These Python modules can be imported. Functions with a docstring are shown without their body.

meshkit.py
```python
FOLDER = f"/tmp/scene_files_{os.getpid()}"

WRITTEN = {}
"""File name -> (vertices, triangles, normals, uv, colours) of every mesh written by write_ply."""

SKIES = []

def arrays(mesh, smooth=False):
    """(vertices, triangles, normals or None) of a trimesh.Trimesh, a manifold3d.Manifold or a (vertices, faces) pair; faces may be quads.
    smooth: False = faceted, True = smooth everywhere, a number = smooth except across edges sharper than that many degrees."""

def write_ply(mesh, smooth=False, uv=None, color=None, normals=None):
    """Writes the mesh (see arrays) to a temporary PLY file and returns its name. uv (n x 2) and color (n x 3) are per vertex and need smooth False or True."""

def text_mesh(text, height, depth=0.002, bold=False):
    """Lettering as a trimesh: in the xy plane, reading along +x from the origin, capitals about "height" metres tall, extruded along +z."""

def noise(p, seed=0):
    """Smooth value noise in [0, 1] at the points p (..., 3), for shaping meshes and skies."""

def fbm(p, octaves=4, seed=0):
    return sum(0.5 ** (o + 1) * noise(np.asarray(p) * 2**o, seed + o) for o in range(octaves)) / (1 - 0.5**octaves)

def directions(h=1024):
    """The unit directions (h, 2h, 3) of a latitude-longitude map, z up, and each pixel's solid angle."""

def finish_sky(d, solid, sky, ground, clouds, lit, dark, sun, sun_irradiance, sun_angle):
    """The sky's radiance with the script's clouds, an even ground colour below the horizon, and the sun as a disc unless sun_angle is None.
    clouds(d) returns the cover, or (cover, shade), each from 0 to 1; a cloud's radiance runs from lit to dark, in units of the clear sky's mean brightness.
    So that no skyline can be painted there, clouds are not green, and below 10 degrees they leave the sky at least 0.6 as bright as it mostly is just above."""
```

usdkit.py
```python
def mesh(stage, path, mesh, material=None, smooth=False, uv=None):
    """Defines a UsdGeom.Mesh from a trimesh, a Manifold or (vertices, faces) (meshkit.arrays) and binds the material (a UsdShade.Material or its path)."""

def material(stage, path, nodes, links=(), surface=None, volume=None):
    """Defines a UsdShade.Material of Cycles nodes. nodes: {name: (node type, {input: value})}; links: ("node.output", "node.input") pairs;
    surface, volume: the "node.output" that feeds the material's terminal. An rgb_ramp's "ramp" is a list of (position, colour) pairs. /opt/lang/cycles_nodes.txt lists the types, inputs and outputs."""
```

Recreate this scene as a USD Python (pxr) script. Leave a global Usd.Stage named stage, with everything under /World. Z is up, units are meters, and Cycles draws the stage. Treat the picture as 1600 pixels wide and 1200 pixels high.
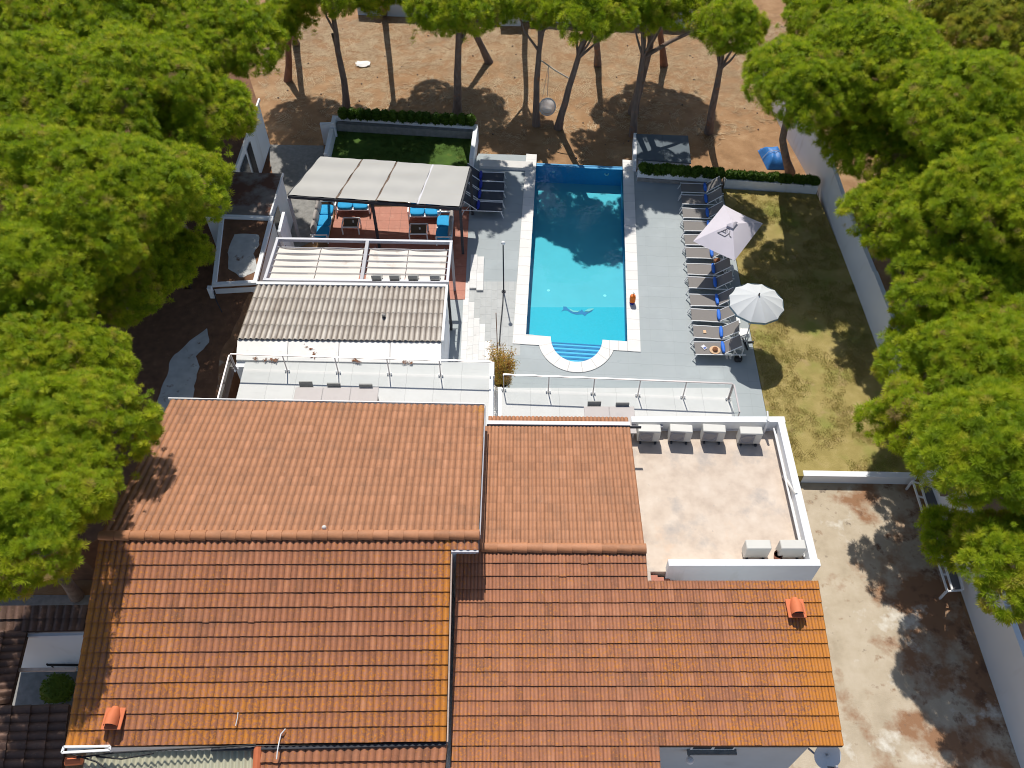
import math, numpy as np, trimesh, usdkit, meshkit
from shapely.geometry import Polygon, LineString, Point, box as sbox
from shapely import affinity
from shapely.ops import split as ssplit, unary_union
from pxr import Usd, UsdGeom, UsdLux, UsdShade, Gf, Sdf, Vt

stage = Usd.Stage.CreateInMemory()
UsdGeom.Xform.Define(stage, '/World')
stage.SetDefaultPrim(stage.GetPrimAtPath('/World'))
# ---------------------------------------------------------------- camera, sky, sun, exposure
FPX, PITCH, CAM_H = 1340.0, math.radians(52.2), 26.0
cam = UsdGeom.Camera.Define(stage, '/World/camera')
cam.CreateHorizontalApertureAttr(36.0)
cam.CreateVerticalApertureAttr(27.0)
cam.CreateFocalLengthAttr(36.0 * FPX / 1600.0)
cam.CreateClippingRangeAttr(Gf.Vec2f(0.1, 2000.0))
cam.AddTranslateOp().Set(Gf.Vec3d(0, 0, CAM_H))
cam.AddRotateXOp().Set(90.0 - math.degrees(PITCH))
cam.CreateExposureAttr(0.12)
SUN_EL = math.radians(56.0)
SUN = np.array([-0.156 * math.cos(SUN_EL), 0.988 * math.cos(SUN_EL), math.sin(SUN_EL)])
SUN /= np.linalg.norm(SUN)
dome = UsdLux.DomeLight.Define(stage, '/World/sky')
dome.GetPrim().SetCustomDataByKey('kind', 'structure')
UsdShade.MaterialBindingAPI.Apply(dome.GetPrim()).Bind(usdkit.material(stage, '/World/Looks/sky_look', {
    "s": ("sky_texture", {"sky_type": "single_scattering", "sun_disc": False, "sun_elevation": SUN_EL,
                          "sun_rotation": math.atan2(SUN[0], SUN[1])}),
    "b": ("background_shader", {"strength": 0.098})}, [("s.color", "b.color")], surface="b.background"))
sun = UsdLux.DistantLight.Define(stage, '/World/sun')
sun.CreateIntensityAttr(1.12)
sun.CreateNormalizeAttr(True)
sun.CreateAngleAttr(0.5)
sun.CreateColorAttr(Gf.Vec3f(1.0, 0.955, 0.88))
_m = Gf.Matrix4d()
_m.SetRotate(Gf.Rotation(Gf.Vec3d(0, 0, 1), Gf.Vec3d(*SUN)))
sun.AddTransformOp().Set(_m)


# ---------------------------------------------------------------- helpers
def at(px, py, z=0.0):
    """The point at height z that the photograph shows at (px, py)."""
    u, v = (px - 800) / FPX, (py - 600) / FPX
    d = np.array([u, math.cos(PITCH) - v * math.sin(PITCH), -math.sin(PITCH) - v * math.cos(PITCH)])
    t = (z - CAM_H) / d[2]
    return np.array([d[0] * t, d[1] * t, z])


_used = {}


def numbered(parent, name):
    k = (parent, name)
    n = _used.get(k, 0)
    _used[k] = n + 1
    return name if n == 0 else f'{name}_{n:03d}'


class T:
    """A prim and the world position of its origin."""
    def __init__(self, path, base):
        self.path, self.base = path, np.asarray(base, float)

    @property
    def prim(self):
        return stage.GetPrimAtPath(self.path)


def tag(t, label=None, cat=None, group=None, kind=None):
    for k, v in (('label', label), ('category', cat), ('group', group), ('kind', kind)):
        if v:
            t.prim.SetCustomDataByKey(k, v)
    return t


def thing(name, label, cat, base=(0, 0, 0), group=None, rz=0.0, kind=None):
    path = '/World/' + numbered('/World', name)
    x = UsdGeom.Xform.Define(stage, path)
    x.AddTranslateOp().Set(Gf.Vec3d(*map(float, base)))
    if rz:
        x.AddRotateZOp().Set(math.degrees(rz))
    return tag(T(path, base), label, cat, group, kind)


def obj(name, mesh, mat, parent=None, smooth=False, local=False, tone=None, kind=None):
    pp = parent.path if parent else '/World'
    base = parent.base if parent else np.zeros(3)
    path = pp + '/' + numbered(pp, name)
    v, f, n = meshkit.arrays(mesh, smooth)
    if not local:
        v = v - base
    m = UsdGeom.Mesh.Define(stage, path)
    m.CreatePointsAttr(Vt.Vec3fArray.FromNumpy(v.astype(np.float32)))
    m.CreateFaceVertexCountsAttr(Vt.IntArray.FromNumpy(np.full(len(f), 3, np.int32)))
    m.CreateFaceVertexIndicesAttr(Vt.IntArray.FromNumpy(f.astype(np.int32).ravel()))
    m.CreateSubdivisionSchemeAttr("none")
    m.CreateDoubleSidedAttr(True)
    if n is not None:
        m.CreateNormalsAttr(Vt.Vec3fArray.FromNumpy(n.astype(np.float32)))
        m.SetNormalsInterpolation("vertex")
    if tone is not None:
        for key, val in tone.items():
            UsdGeom.PrimvarsAPI(m).CreatePrimvar(key, Sdf.ValueTypeNames.FloatArray, "vertex").Set(
                Vt.FloatArray.FromNumpy(np.broadcast_to(np.asarray(val, np.float32), len(v)).copy()))
    UsdShade.MaterialBindingAPI.Apply(m.GetPrim()).Bind(mat)
    t = T(path, base if not local else base)
    if kind:
        tag(t, kind=kind)
    return t


def single(name, mesh, mat, label, cat, group=None, smooth=False, kind=None, base=None):
    t = obj(name, mesh, mat, None, smooth)
    return tag(t, label, cat, group, kind)


def copy_of(src, base, rz=0.0, label=None, name=None):
    """Another of the thing src, its parts included, standing at base."""
    was = src.prim.GetCustomData()
    nm = name or src.path.rsplit('/', 1)[1].rstrip('0123456789').rstrip('_')
    path = '/World/' + numbered('/World', nm)
    x = UsdGeom.Xform.Define(stage, path)
    x.GetPrim().GetReferences().AddInternalReference(src.path)
    x.ClearXformOpOrder()
    x.MakeMatrixXform().Set(Gf.Matrix4d().SetRotate(Gf.Rotation(Gf.Vec3d(0, 0, 1), math.degrees(rz))) *
                            Gf.Matrix4d().SetTranslate(Gf.Vec3d(*map(float, base))))
    x.GetPrim().SetInstanceable(True)
    return tag(T(path, base), label or was['label'], was['category'], was.get('group'))


class MB:
    def __init__(self):
        self.v, self.f, self.n = [], [], 0

    def add(self, v, f):
        v, f = np.asarray(v, float), np.asarray(f, int)
        if f.shape[1] == 4:
            f = np.vstack([f[:, [0, 1, 2]], f[:, [0, 2, 3]]])
        self.v.append(v)
        self.f.append(f + self.n)
        self.n += len(v)
        return self

    def mesh(self, m):
        return self.add(m.vertices, m.faces)

    def box(self, x0, y0, z0, x1, y1, z1):
        v = [(x, y, z) for z in (z0, z1) for x, y in ((x0, y0), (x1, y0), (x1, y1), (x0, y1))]
        return self.add(v, [(0, 3, 2, 1), (4, 5, 6, 7), (0, 1, 5, 4), (1, 2, 6, 5), (2, 3, 7, 6), (3, 0, 4, 7)])

    def bar(self, a, b, w, h=None, up=(0, 0, 1)):
        """A rectangular bar from a to b, w across and h along up."""
        a, b, up = np.asarray(a, float), np.asarray(b, float), np.asarray(up, float)
        h = h or w
        d = (b - a) / np.linalg.norm(b - a)
        if abs(d @ up) > .95:
            up = np.array([0, 1.0, 0])
        s = np.cross(d, up)
        s /= np.linalg.norm(s)
        u = np.cross(s, d)
        v = [p + s * sx * w / 2 + u * sz * h / 2 for p in (a, b) for sx, sz in ((-1, -1), (1, -1), (1, 1), (-1, 1))]
        return self.add(v, [(0, 3, 2, 1), (4, 5, 6, 7), (0, 1, 5, 4), (1, 2, 6, 5), (2, 3, 7, 6), (3, 0, 4, 7)])

    def tube(self, pts, r, k=8):
        pts = np.asarray(pts, float)
        r = np.broadcast_to(np.asarray(r, float), len(pts))
        t = np.gradient(pts, axis=0)
        t /= np.linalg.norm(t, axis=1)[:, None]
        ref = np.array([0, 0, 1.0]) if abs(t[:, 2]).mean() < .8 else np.array([1.0, 0, 0])
        V = []
        for p, d, q in zip(pts, t, r):
            s = np.cross(d, ref)
            s /= np.linalg.norm(s)
            u = np.cross(s, d)
            a = np.linspace(0, 2 * np.pi, k, endpoint=False)
            V.append(p + q * (np.cos(a)[:, None] * s + np.sin(a)[:, None] * u))
        V = np.vstack(V)
        F = []
        for i in range(len(pts) - 1):
            for j in range(k):
                F.append((i * k + j, i * k + (j + 1) % k, (i + 1) * k + (j + 1) % k, (i + 1) * k + j))
        self.add(V, F)
        e = len(pts) - 1
        self.add(np.vstack([V[:k], pts[:1]]), [(j, k, (j + 1) % k) for j in range(k)])
        return self.add(np.vstack([V[e * k:], pts[-1:]]), [(j, (j + 1) % k, k) for j in range(k)])

    def prism(self, poly, z0, z1):
        """A shapely polygon between two heights."""
        for g in getattr(poly, 'geoms', [poly]):
            if g.area > 1e-6:
                m = trimesh.creation.extrude_polygon(g, z1 - z0, engine="earcut")
                m.apply_translation((0, 0, z0))
                self.mesh(m)
        return self

    def slab(self, q, t):
        """A four-cornered plate: q are its top corners, t its thickness straight down."""
        q = np.asarray(q, float)
        v = np.vstack([q - (0, 0, t), q])
        return self.add(v, [(0, 3, 2, 1), (4, 5, 6, 7), (0, 1, 5, 4), (1, 2, 6, 5), (2, 3, 7, 6), (3, 0, 4, 7)])

    def out(self):
        return np.vstack(self.v), np.vstack(self.f)


def cbox(c, s, ch=.01):
    """A box with chamfered edges."""
    s = np.asarray(s, float) / 2
    p = [(x * (s[0] - (a != 0) * ch), y * (s[1] - (a != 1) * ch), z * (s[2] - (a != 2) * ch))
         for x in (-1, 1) for y in (-1, 1) for z in (-1, 1) for a in range(3)]
    m = trimesh.convex.convex_hull(np.array(p))
    m.apply_translation(c)
    return m


def hull(pts):
    return trimesh.convex.convex_hull(np.array(pts))


# ---------------------------------------------------------------- materials
def mat(name, stops, scale=3.0, detail=4.0, rough=0.8, layers=(), bump=0.0, bscale=40.0, spec=0.3, stretch=None,
        metallic=0.0, bdist=0.02, random=0.0, trans=None):
    """Noise-coloured surface. stops: ramp; layers: (colour, scale, low, high[, stretch]) patches laid over it."""
    N = {"g": ("geometry", {}), "p": ("principled_bsdf", {"roughness": rough, "specular_ior_level": spec, "metallic": metallic}),
         "n": ("noise_texture", {"scale": scale, "detail": detail, "roughness": 0.6}), "r": ("rgb_ramp", {"ramp": stops})}
    L = [("n.fac", "r.fac")]
    src = "g.position"

    def vec(node, st):
        if st is None:
            L.append((src, node + ".vector"))
        else:
            N["m" + node] = ("mapping", {"scale": st})
            L.append((src, "m" + node + ".vector"))
            L.append(("m" + node + ".vector", node + ".vector"))
    vec("n", stretch)
    last = "r.color"
    for i, ly in enumerate(layers):
        col, sc, lo, hi = ly[:4]
        grad = ly[5] if len(ly) > 5 else None
        N[f"l{i}"] = ("noise_texture", {"scale": sc, "detail": 5.0, "roughness": 0.6})
        vec(f"l{i}", ly[4] if len(ly) > 4 else None)
        N[f"k{i}"] = ("map_range", {"from_min": lo, "from_max": hi, "clamp": True})
        N[f"x{i}"] = ("mix", {"color2": col})
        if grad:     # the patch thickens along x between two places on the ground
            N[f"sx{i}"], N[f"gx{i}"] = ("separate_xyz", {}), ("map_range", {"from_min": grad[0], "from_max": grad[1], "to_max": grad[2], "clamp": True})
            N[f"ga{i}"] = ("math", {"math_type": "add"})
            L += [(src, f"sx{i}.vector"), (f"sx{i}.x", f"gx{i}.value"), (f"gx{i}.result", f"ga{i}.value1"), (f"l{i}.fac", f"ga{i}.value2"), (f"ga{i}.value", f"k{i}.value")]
        else:
            L.append((f"l{i}.fac", f"k{i}.value"))
        L += [ (f"k{i}.result", f"x{i}.fac"), (last, f"x{i}.color1")]
        last = f"x{i}.color"
    if random:
        N["o"] = ("object_info", {})
        N["ro"] = ("map_range", {"to_min": 1 - random, "to_max": 1 + random})
        N["hv"] = ("hsv", {})
        L += [("o.random", "ro.value"), ("ro.result", "hv.value"), (last, "hv.color")]
        last = "hv.color"
    L.append((last, "p.base_color"))
    if bump:
        N["bn"] = ("noise_texture", {"scale": bscale, "detail": 4.0})
        N["b"] = ("bump", {"strength": bump, "distance": bdist})
        L += [(src, "bn.vector"), ("bn.fac", "b.height"), ("b.normal", "p.normal")]
    surf = "p.BSDF"
    if trans:
        N["t"] = ("translucent_bsdf", {})
        N["mx"] = ("mix_closure", {"fac": trans})
        L += [(last, "t.color"), ("p.BSDF", "mx.closure1"), ("t.BSDF", "mx.closure2")]
        surf = "mx.closure"
    return usdkit.material(stage, '/World/Looks/' + name, N, L, surface=surf)


def g2(a, s=.12):
    a = np.asarray(a, float)
    return [(0.25, tuple(a * (1 - s))), (0.75, tuple(np.minimum(a * (1 + s), .95)))]


def tile_mat(name, stops, lichen, amount, GROOVE=.5, DIRT=.4):
    """Clay tile: each tile has its own tone; orange lichen grows in spots."""
    N = {"g": ("geometry", {}), "a": ("attribute", {"attribute": "tone"}), "c": ("attribute", {"attribute": "lichen"}),
         "r": ("rgb_ramp", {"ramp": stops}), "p": ("principled_bsdf", {"roughness": .62, "specular_ior_level": .35}),
         "n": ("noise_texture", {"scale": 9.0, "detail": 5.0, "roughness": .7}),
         "ad": ("math", {"math_type": "multiply_add", "value2": .9, "value3": -.45}), "s": ("math", {"math_type": "add", "use_clamp": True}),
         "f": ("noise_texture", {"scale": 15.0, "detail": 6.0, "roughness": .75}),
         "f2": ("noise_texture", {"scale": .55, "detail": 2.0}),
         "fa": ("math", {"math_type": "multiply_add", "value2": .2}), "fb": ("math", {"math_type": "add"}),
         "fk": ("map_range", {"from_min": amount, "from_max": amount + .10, "to_max": .9, "clamp": True}),
         "x": ("mix", {"color2": lichen}),
         "w": ("noise_texture", {"scale": 22.0, "detail": 3.0}), "wk": ("map_range", {"from_min": .66, "from_max": .78, "to_max": .6, "clamp": True}),
         "y": ("mix", {"color2": (.42, .34, .25)}),
         "d": ("noise_texture", {"scale": 1.3, "detail": 5.0, "roughness": .65}), "dk": ("map_range", {"from_min": .52, "from_max": .75, "to_max": DIRT, "clamp": True}),
         "z": ("mix", {"color2": (.13, .08, .05)}),
         "bn": ("noise_texture", {"scale": 60.0, "detail": 4.0}), "b": ("bump", {"strength": .5, "distance": .008})}
    L = [("g.position", k + ".vector") for k in ("n", "f", "f2", "w", "d", "bn")]
    N |= {"gv": ("attribute", {"attribute": "groove"}), "gk": ("math", {"math_type": "multiply", "value2": GROOVE}), "gx": ("mix", {"color2": (.055, .032, .022)})}
    L += [("gv.fac", "gk.value1"), ("gk.value", "gx.fac"), ("y.color", "gx.color1"), ("gx.color", "p.base_color")]
    L += [("n.fac", "ad.value1"), ("ad.value", "s.value1"), ("a.fac", "s.value2"), ("s.value", "r.fac"),
          ("f2.fac", "fa.value1"), ("f.fac", "fa.value3"), ("fa.value", "fb.value1"), ("c.fac", "fb.value2"), ("fb.value", "fk.value"),
          ("d.fac", "dk.value"), ("dk.result", "z.fac"), ("r.color", "z.color1"),
          ("fk.result", "x.fac"), ("z.color", "x.color1"), ("w.fac", "wk.value"), ("wk.result", "y.fac"), ("x.color", "y.color1"),
          ("bn.fac", "b.height"), ("b.normal", "p.normal")]
    return usdkit.material(stage, '/World/Looks/' + name, N, L, surface="p.BSDF")


def foliage(name, stops, trans=.5, scale=.8):
    N = {"g": ("geometry", {}), "o": ("object_info", {}), "n": ("noise_texture", {"scale": scale, "detail": 3.0}),
         "ad": ("math", {"math_type": "multiply_add", "value2": .6, "value3": .0}), "s": ("math", {"math_type": "multiply_add", "value2": .66}),
         "r": ("rgb_ramp", {"ramp": stops}), "p": ("principled_bsdf", {"roughness": .55, "specular_ior_level": .25}),
         "t": ("translucent_bsdf", {}), "mx": ("mix_closure", {"fac": trans})}
    L = [("g.position", "n.vector"), ("o.random", "ad.value1"), ("n.fac", "s.value1"), ("ad.value", "s.value3"), ("s.value", "r.fac"),
         ("r.color", "p.base_color"), ("r.color", "t.color"), ("p.BSDF", "mx.closure1"), ("t.BSDF", "mx.closure2")]
    return usdkit.material(stage, '/World/Looks/' + name, N, L, surface="mx.closure")


M = {}
M['dirt'] = mat('dirt', [(.2, (.20, .11, .052)), (.5, (.30, .172, .084)), (.8, (.39, .24, .126))], 1.6, 8, .95,
                [((.48, .33, .19), .35, .55, .85, (1, 1.6, 1)), ((.27, .155, .09), .9, .6, .85), ((.62, .50, .32), 7, .64, .78, (1, 3, 1)), ((.12, .07, .04), 13, .66, .75)], .7, 22)
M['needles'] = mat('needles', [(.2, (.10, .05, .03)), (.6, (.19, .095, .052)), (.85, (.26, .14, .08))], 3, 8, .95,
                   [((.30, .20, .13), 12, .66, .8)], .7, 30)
M['concrete_yard'] = mat('concrete_yard', [(.25, (.34, .275, .195)), (.5, (.45, .375, .275)), (.8, (.55, .475, .37))], 1.1, 9, .9,
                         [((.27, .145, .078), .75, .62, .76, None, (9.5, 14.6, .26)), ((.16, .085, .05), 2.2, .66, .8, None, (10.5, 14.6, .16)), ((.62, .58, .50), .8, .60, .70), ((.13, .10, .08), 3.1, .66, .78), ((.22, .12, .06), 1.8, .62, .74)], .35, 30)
M['soil'] = mat('soil', [(.2, (.17, .085, .045)), (.55, (.29, .155, .082)), (.85, (.38, .225, .13))], 2.5, 9, .95, [((.46, .40, .32), 1.2, .58, .68), ((.14, .075, .045), 7, .62, .75)], .6, 25)
M['deck'] = mat('deck', [(.2, (.315, .35, .36)), (.8, (.355, .39, .40))], .9, 6, .75, [((.39, .43, .44), .35, .55, .72), ((.27, .32, .335), 2.5, .66, .8)], .1, 40, random=.012)
M['paver_white'] = mat('paver_white', g2((.66, .65, .63), .07), 3, 4, .8, [((.5, .49, .46), 5, .6, .75)], .1, 60, random=.05)
M['paver_gray'] = mat('paver_gray', g2((.43, .44, .43), .07), 3, 4, .8, [((.36, .36, .35), 5, .58, .75)], .1, 60, random=.05)
M['coping'] = mat('coping', g2((.70, .68, .65), .05), 2, 5, .75, [((.58, .56, .52), 4, .62, .8)], .1, 50, random=.03)
M['white_wall'] = mat('white_wall', g2((.76, .77, .78), .03), 1.2, 5, .85, [((.56, .54, .50), .9, .6, .8, (1, 1, .25)), ((.42, .39, .35), 5, .7, .82, (1, 1, .2))], .12, 35)
M['white_paint'] = mat('white_paint', g2((.78, .78, .77), .03), 2, 3, .6)
M['gray_wall'] = mat('gray_wall', g2((.50, .54, .57), .05), 1.5, 5, .85, [((.42, .45, .47), .8, .6, .75)], .1, 40)
M['balcony_floor'] = mat('balcony_floor', g2((.57, .57, .55), .05), 1.2, 4, .8, [((.48, .48, .46), 3, .6, .8, (.3, 4, 1))], .05, 40)
M['terrace'] = mat('terrace', [(.2, (.44, .35, .28)), (.5, (.58, .48, .39)), (.8, (.67, .58, .49))], 1.7, 10, .9,
                   [((.42, .37, .33), 1.1, .55, .72), ((.62, .44, .31), .5, .62, .74), ((.36, .32, .29), 4, .68, .8)], .15, 30)
M['terracotta'] = mat('terracotta', g2((.40, .15, .095), .12), 3, 4, .6, [((.48, .22, .15), 2, .55, .75)], .1, 40)
ST = [(0, (.24, .094, .048)), (.35, (.355, .14, .070)), (.7, (.44, .178, .09)), (1, (.52, .23, .12))]
M['tile_old'] = tile_mat('tile_old', ST, (.58, .21, .02), .662, .42)
M['tile_new'] = tile_mat('tile_new', [(0, (.30, .128, .058)), (.5, (.395, .172, .08)), (1, (.48, .215, .108))], (.50, .22, .02), .80, .45, .35)
M['tile_gray'] = tile_mat('tile_gray', [(0, (.40, .34, .28)), (.5, (.56, .50, .43)), (1, (.68, .63, .56))], (.42, .27, .15), .86, .75)
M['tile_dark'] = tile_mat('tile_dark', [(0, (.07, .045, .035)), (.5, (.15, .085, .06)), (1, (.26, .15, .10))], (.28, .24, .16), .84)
M['roof_bed'] = mat('roof_bed', g2((.10, .055, .035), .2), 3, 4, .95)
M['mortar'] = mat('mortar', g2((.56, .44, .36), .15), 6, 4, .9, [((.22, .15, .11), 2.5, .6, .7)], .3, 40)
M['vent_clay'] = mat('vent_clay', g2((.60, .17, .07), .08), 6, 3, .7)
M['pool_floor'] = mat('pool_floor', g2((.255, .465, .515), .05), 1.1, 4, .5)
M['pool_deep'] = mat('pool_deep', g2((.02, .41, .50), .05), 14, 2, .5)
M['pool_wall'] = mat('pool_wall', g2((.05, .30, .55), .08), 8, 2, .5)
M['pool_step'] = mat('pool_step', g2((.26, .46, .72), .06), 6, 2, .5)
M['pool_line'] = mat('pool_line', g2((.03, .14, .34), .1), 6, 2, .5)
M['lawn'] = mat('lawn', [(.2, (.24, .19, .06)), (.5, (.315, .25, .085)), (.8, (.41, .32, .135))], 2.2, 8, .95, [((.19, .225, .04), .42, .50, .70), ((.38, .27, .14), 1.2, .6, .75), ((.22, .16, .07), 14, .62, .78)], .6, 40)
M['lawn_green'] = mat('lawn_green', [(.2, (.035, .075, .012)), (.7, (.075, .14, .02))], 2.5, 7, .95, [((.14, .17, .03), 1.1, .62, .75)], .6, 40)
M['bark'] = mat('bark', [(.2, (.09, .065, .052)), (.55, (.19, .14, .115)), (.85, (.27, .21, .17))], 7, 6, .95, [((.28, .13, .07), 2.2, .58, .72)], .8, 22, stretch=(1, 1, .25))
M['bark_red'] = mat('bark_red', [(.2, (.13, .06, .035)), (.6, (.26, .12, .07)), (.85, (.33, .17, .10))], 7, 6, .95, bump=.8, bscale=22, stretch=(1, 1, .25))
PS = [(0, (.085, .15, .010)), (.3, (.205, .31, .013)), (.62, (.35, .455, .017)), (.85, (.50, .545, .026)), (.93, (.50, .47, .05)), (1, (.40, .29, .12))]
M['pine'] = foliage('pine', PS)
M['pine_gray'] = foliage('pine_gray', [(a, (c[0] * 1.0 + .02, c[1] * .86 + .01, c[2] + .018)) for a, c in PS])
M['hedge'] = foliage('hedge', [(0, (.03, .07, .006)), (.5, (.06, .125, .010)), (1, (.11, .18, .016))], .25, 3)
M['dry_shrub'] = mat('dry_shrub', [(.3, (.42, .17, .035)), (.45, (.55, .30, .06)), (.56, (.34, .30, .05)), (.70, (.58, .24, .08))], 5, 3, .7, trans=.3)
M['grass_blade'] = foliage('grass_blade', [(0, (.34, .26, .11)), (.4, (.50, .39, .17)), (.65, (.44, .36, .11)), (1, (.28, .30, .06))], .3, .5)
M['grass_blade_green'] = foliage('grass_blade_green', [(0, (.03, .065, .01)), (.6, (.07, .13, .018)), (1, (.16, .19, .035))], .3, .8)
M['metal_white'] = mat('metal_white', g2((.78, .78, .78), .03), 4, 2, .4, spec=.5)
M['metal_gray'] = mat('metal_gray', g2((.30, .30, .33), .05), 4, 2, .5, spec=.5)
M['metal_light'] = mat('metal_light', g2((.48, .48, .52), .05), 4, 2, .5, spec=.5)
M['metal_dark'] = mat('metal_dark', g2((.045, .047, .055), .1), 4, 2, .7, spec=.2)
M['rail_metal'] = mat('rail_metal', g2((.36, .33, .33), .05), 4, 2, .35, metallic=.6)
M['canvas'] = mat('canvas', g2((.74, .69, .63), .04), 1.5, 5, .9, [((.50, .42, .34), 1.6, .6, .78)], .1, 60, trans=.12)
M['pergola_sheet'] = mat('pergola_sheet', g2((.42, .41, .385), .05), .9, 5, .7, [((.42, .40, .36), 1.2, .55, .75, (.3, 3, 1))], .05, 30)
M['gap_litter'] = mat('gap_litter', g2((.16, .11, .08), .3), 20, 3, .9)
M['textile'] = mat('textile', g2((.20, .185, .175), .06), 60, 2, .8)
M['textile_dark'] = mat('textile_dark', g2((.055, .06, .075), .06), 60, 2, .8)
M['blue_pad'] = mat('blue_pad', g2((.03, .15, .60), .08), 8, 2, .6)
M['navy_pad'] = mat('navy_pad', g2((.01, .03, .33), .08), 8, 2, .6)
M['cushion_blue'] = mat('cushion_blue', g2((.02, .32, .62), .08), 6, 3, .8, bump=.1, bscale=50)
M['cushion_gray'] = mat('cushion_gray', g2((.36, .33, .31), .1), 20, 3, .9, stretch=(1, 6, 1))
M['wood_table'] = mat('wood_table', g2((.10, .06, .03), .2), 4, 4, .5, stretch=(1, 8, 1))
M['parasol_violet'] = mat('parasol_violet', g2((.62, .58, .64), .03), 2, 3, .8, trans=.15)
M['parasol_white'] = mat('parasol_white', g2((.60, .62, .63), .03), 2, 3, .8, trans=.15)
M['parasol_trim'] = mat('parasol_trim', g2((.17, .24, .28), .08), 4, 2, .8)
M['black'] = mat('black', g2((.018, .018, .02), .2), 6, 2, .5)
M['blue_print'] = mat('blue_print', g2((.10, .15, .38), .1), 6, 2, .7)
M['ac_body'] = mat('ac_body', g2((.57, .555, .51), .03), 3, 3, .5, spec=.4)
M['ac_grille'] = mat('ac_grille', g2((.33, .30, .28), .06), 30, 2, .6)
M['resin_gray'] = mat('resin_gray', g2((.25, .25, .235), .06), 10, 3, .6)
M['table_top'] = mat('table_top', g2((.46, .42, .40), .05), 2, 4, .6, [((.40, .37, .36), 2, .55, .75)])
M['straw'] = mat('straw', g2((.62, .42, .26), .1), 20, 3, .8)
M['brown_cloth'] = mat('brown_cloth', g2((.22, .09, .04), .1), 10, 3, .8)
M['orange'] = mat('orange', g2((.75, .16, .01), .06), 6, 2, .5)
M['paper'] = mat('paper', g2((.75, .72, .68), .05), 6, 2, .8)
M['tarp'] = mat('tarp', g2((.03, .16, .45), .2), 3, 4, .5, bump=.4, bscale=8)
M['cap_tile'] = mat('cap_tile', g2((.60, .58, .55), .05), 4, 4, .8)
M['stone_gray'] = mat('stone_gray', [(.2, (.17, .165, .155)), (.8, (.31, .30, .28))], 5, 6, .9, bump=.4, bscale=20)
M['pale_concrete'] = mat('pale_concrete', [(.2, (.36, .36, .35)), (.8, (.56, .56, .54))], 3, 7, .9, [((.16, .09, .06), 2.6, .6, .72)], .3, 25)
M['shed_roof'] = mat('shed_roof', [(.2, (.17, .14, .12)), (.8, (.27, .235, .21))], 2, 6, .95, [((.13, .06, .04), .7, .48, .6)], .3, 30)
M['lid_dark'] = mat('lid_dark', g2((.085, .11, .13), .12), 2, 5, .7)
M['poly_sheet'] = mat('poly_sheet', g2((.52, .50, .36), .08), 1.2, 5, .6, [((.40, .44, .33), .8, .55, .75)], trans=.1)
M['panel_dark'] = mat('panel_dark', g2((.12, .12, .125), .15), 2, 5, .6)
M['bamboo'] = mat('bamboo', g2((.24, .11, .06), .1), 6, 3, .6)
M['wicker'] = mat('wicker', g2((.78, .76, .74), .05), 30, 2, .8, trans=.55)
M['rope'] = mat('rope', g2((.5, .46, .40), .05), 6, 2, .9)


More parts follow.
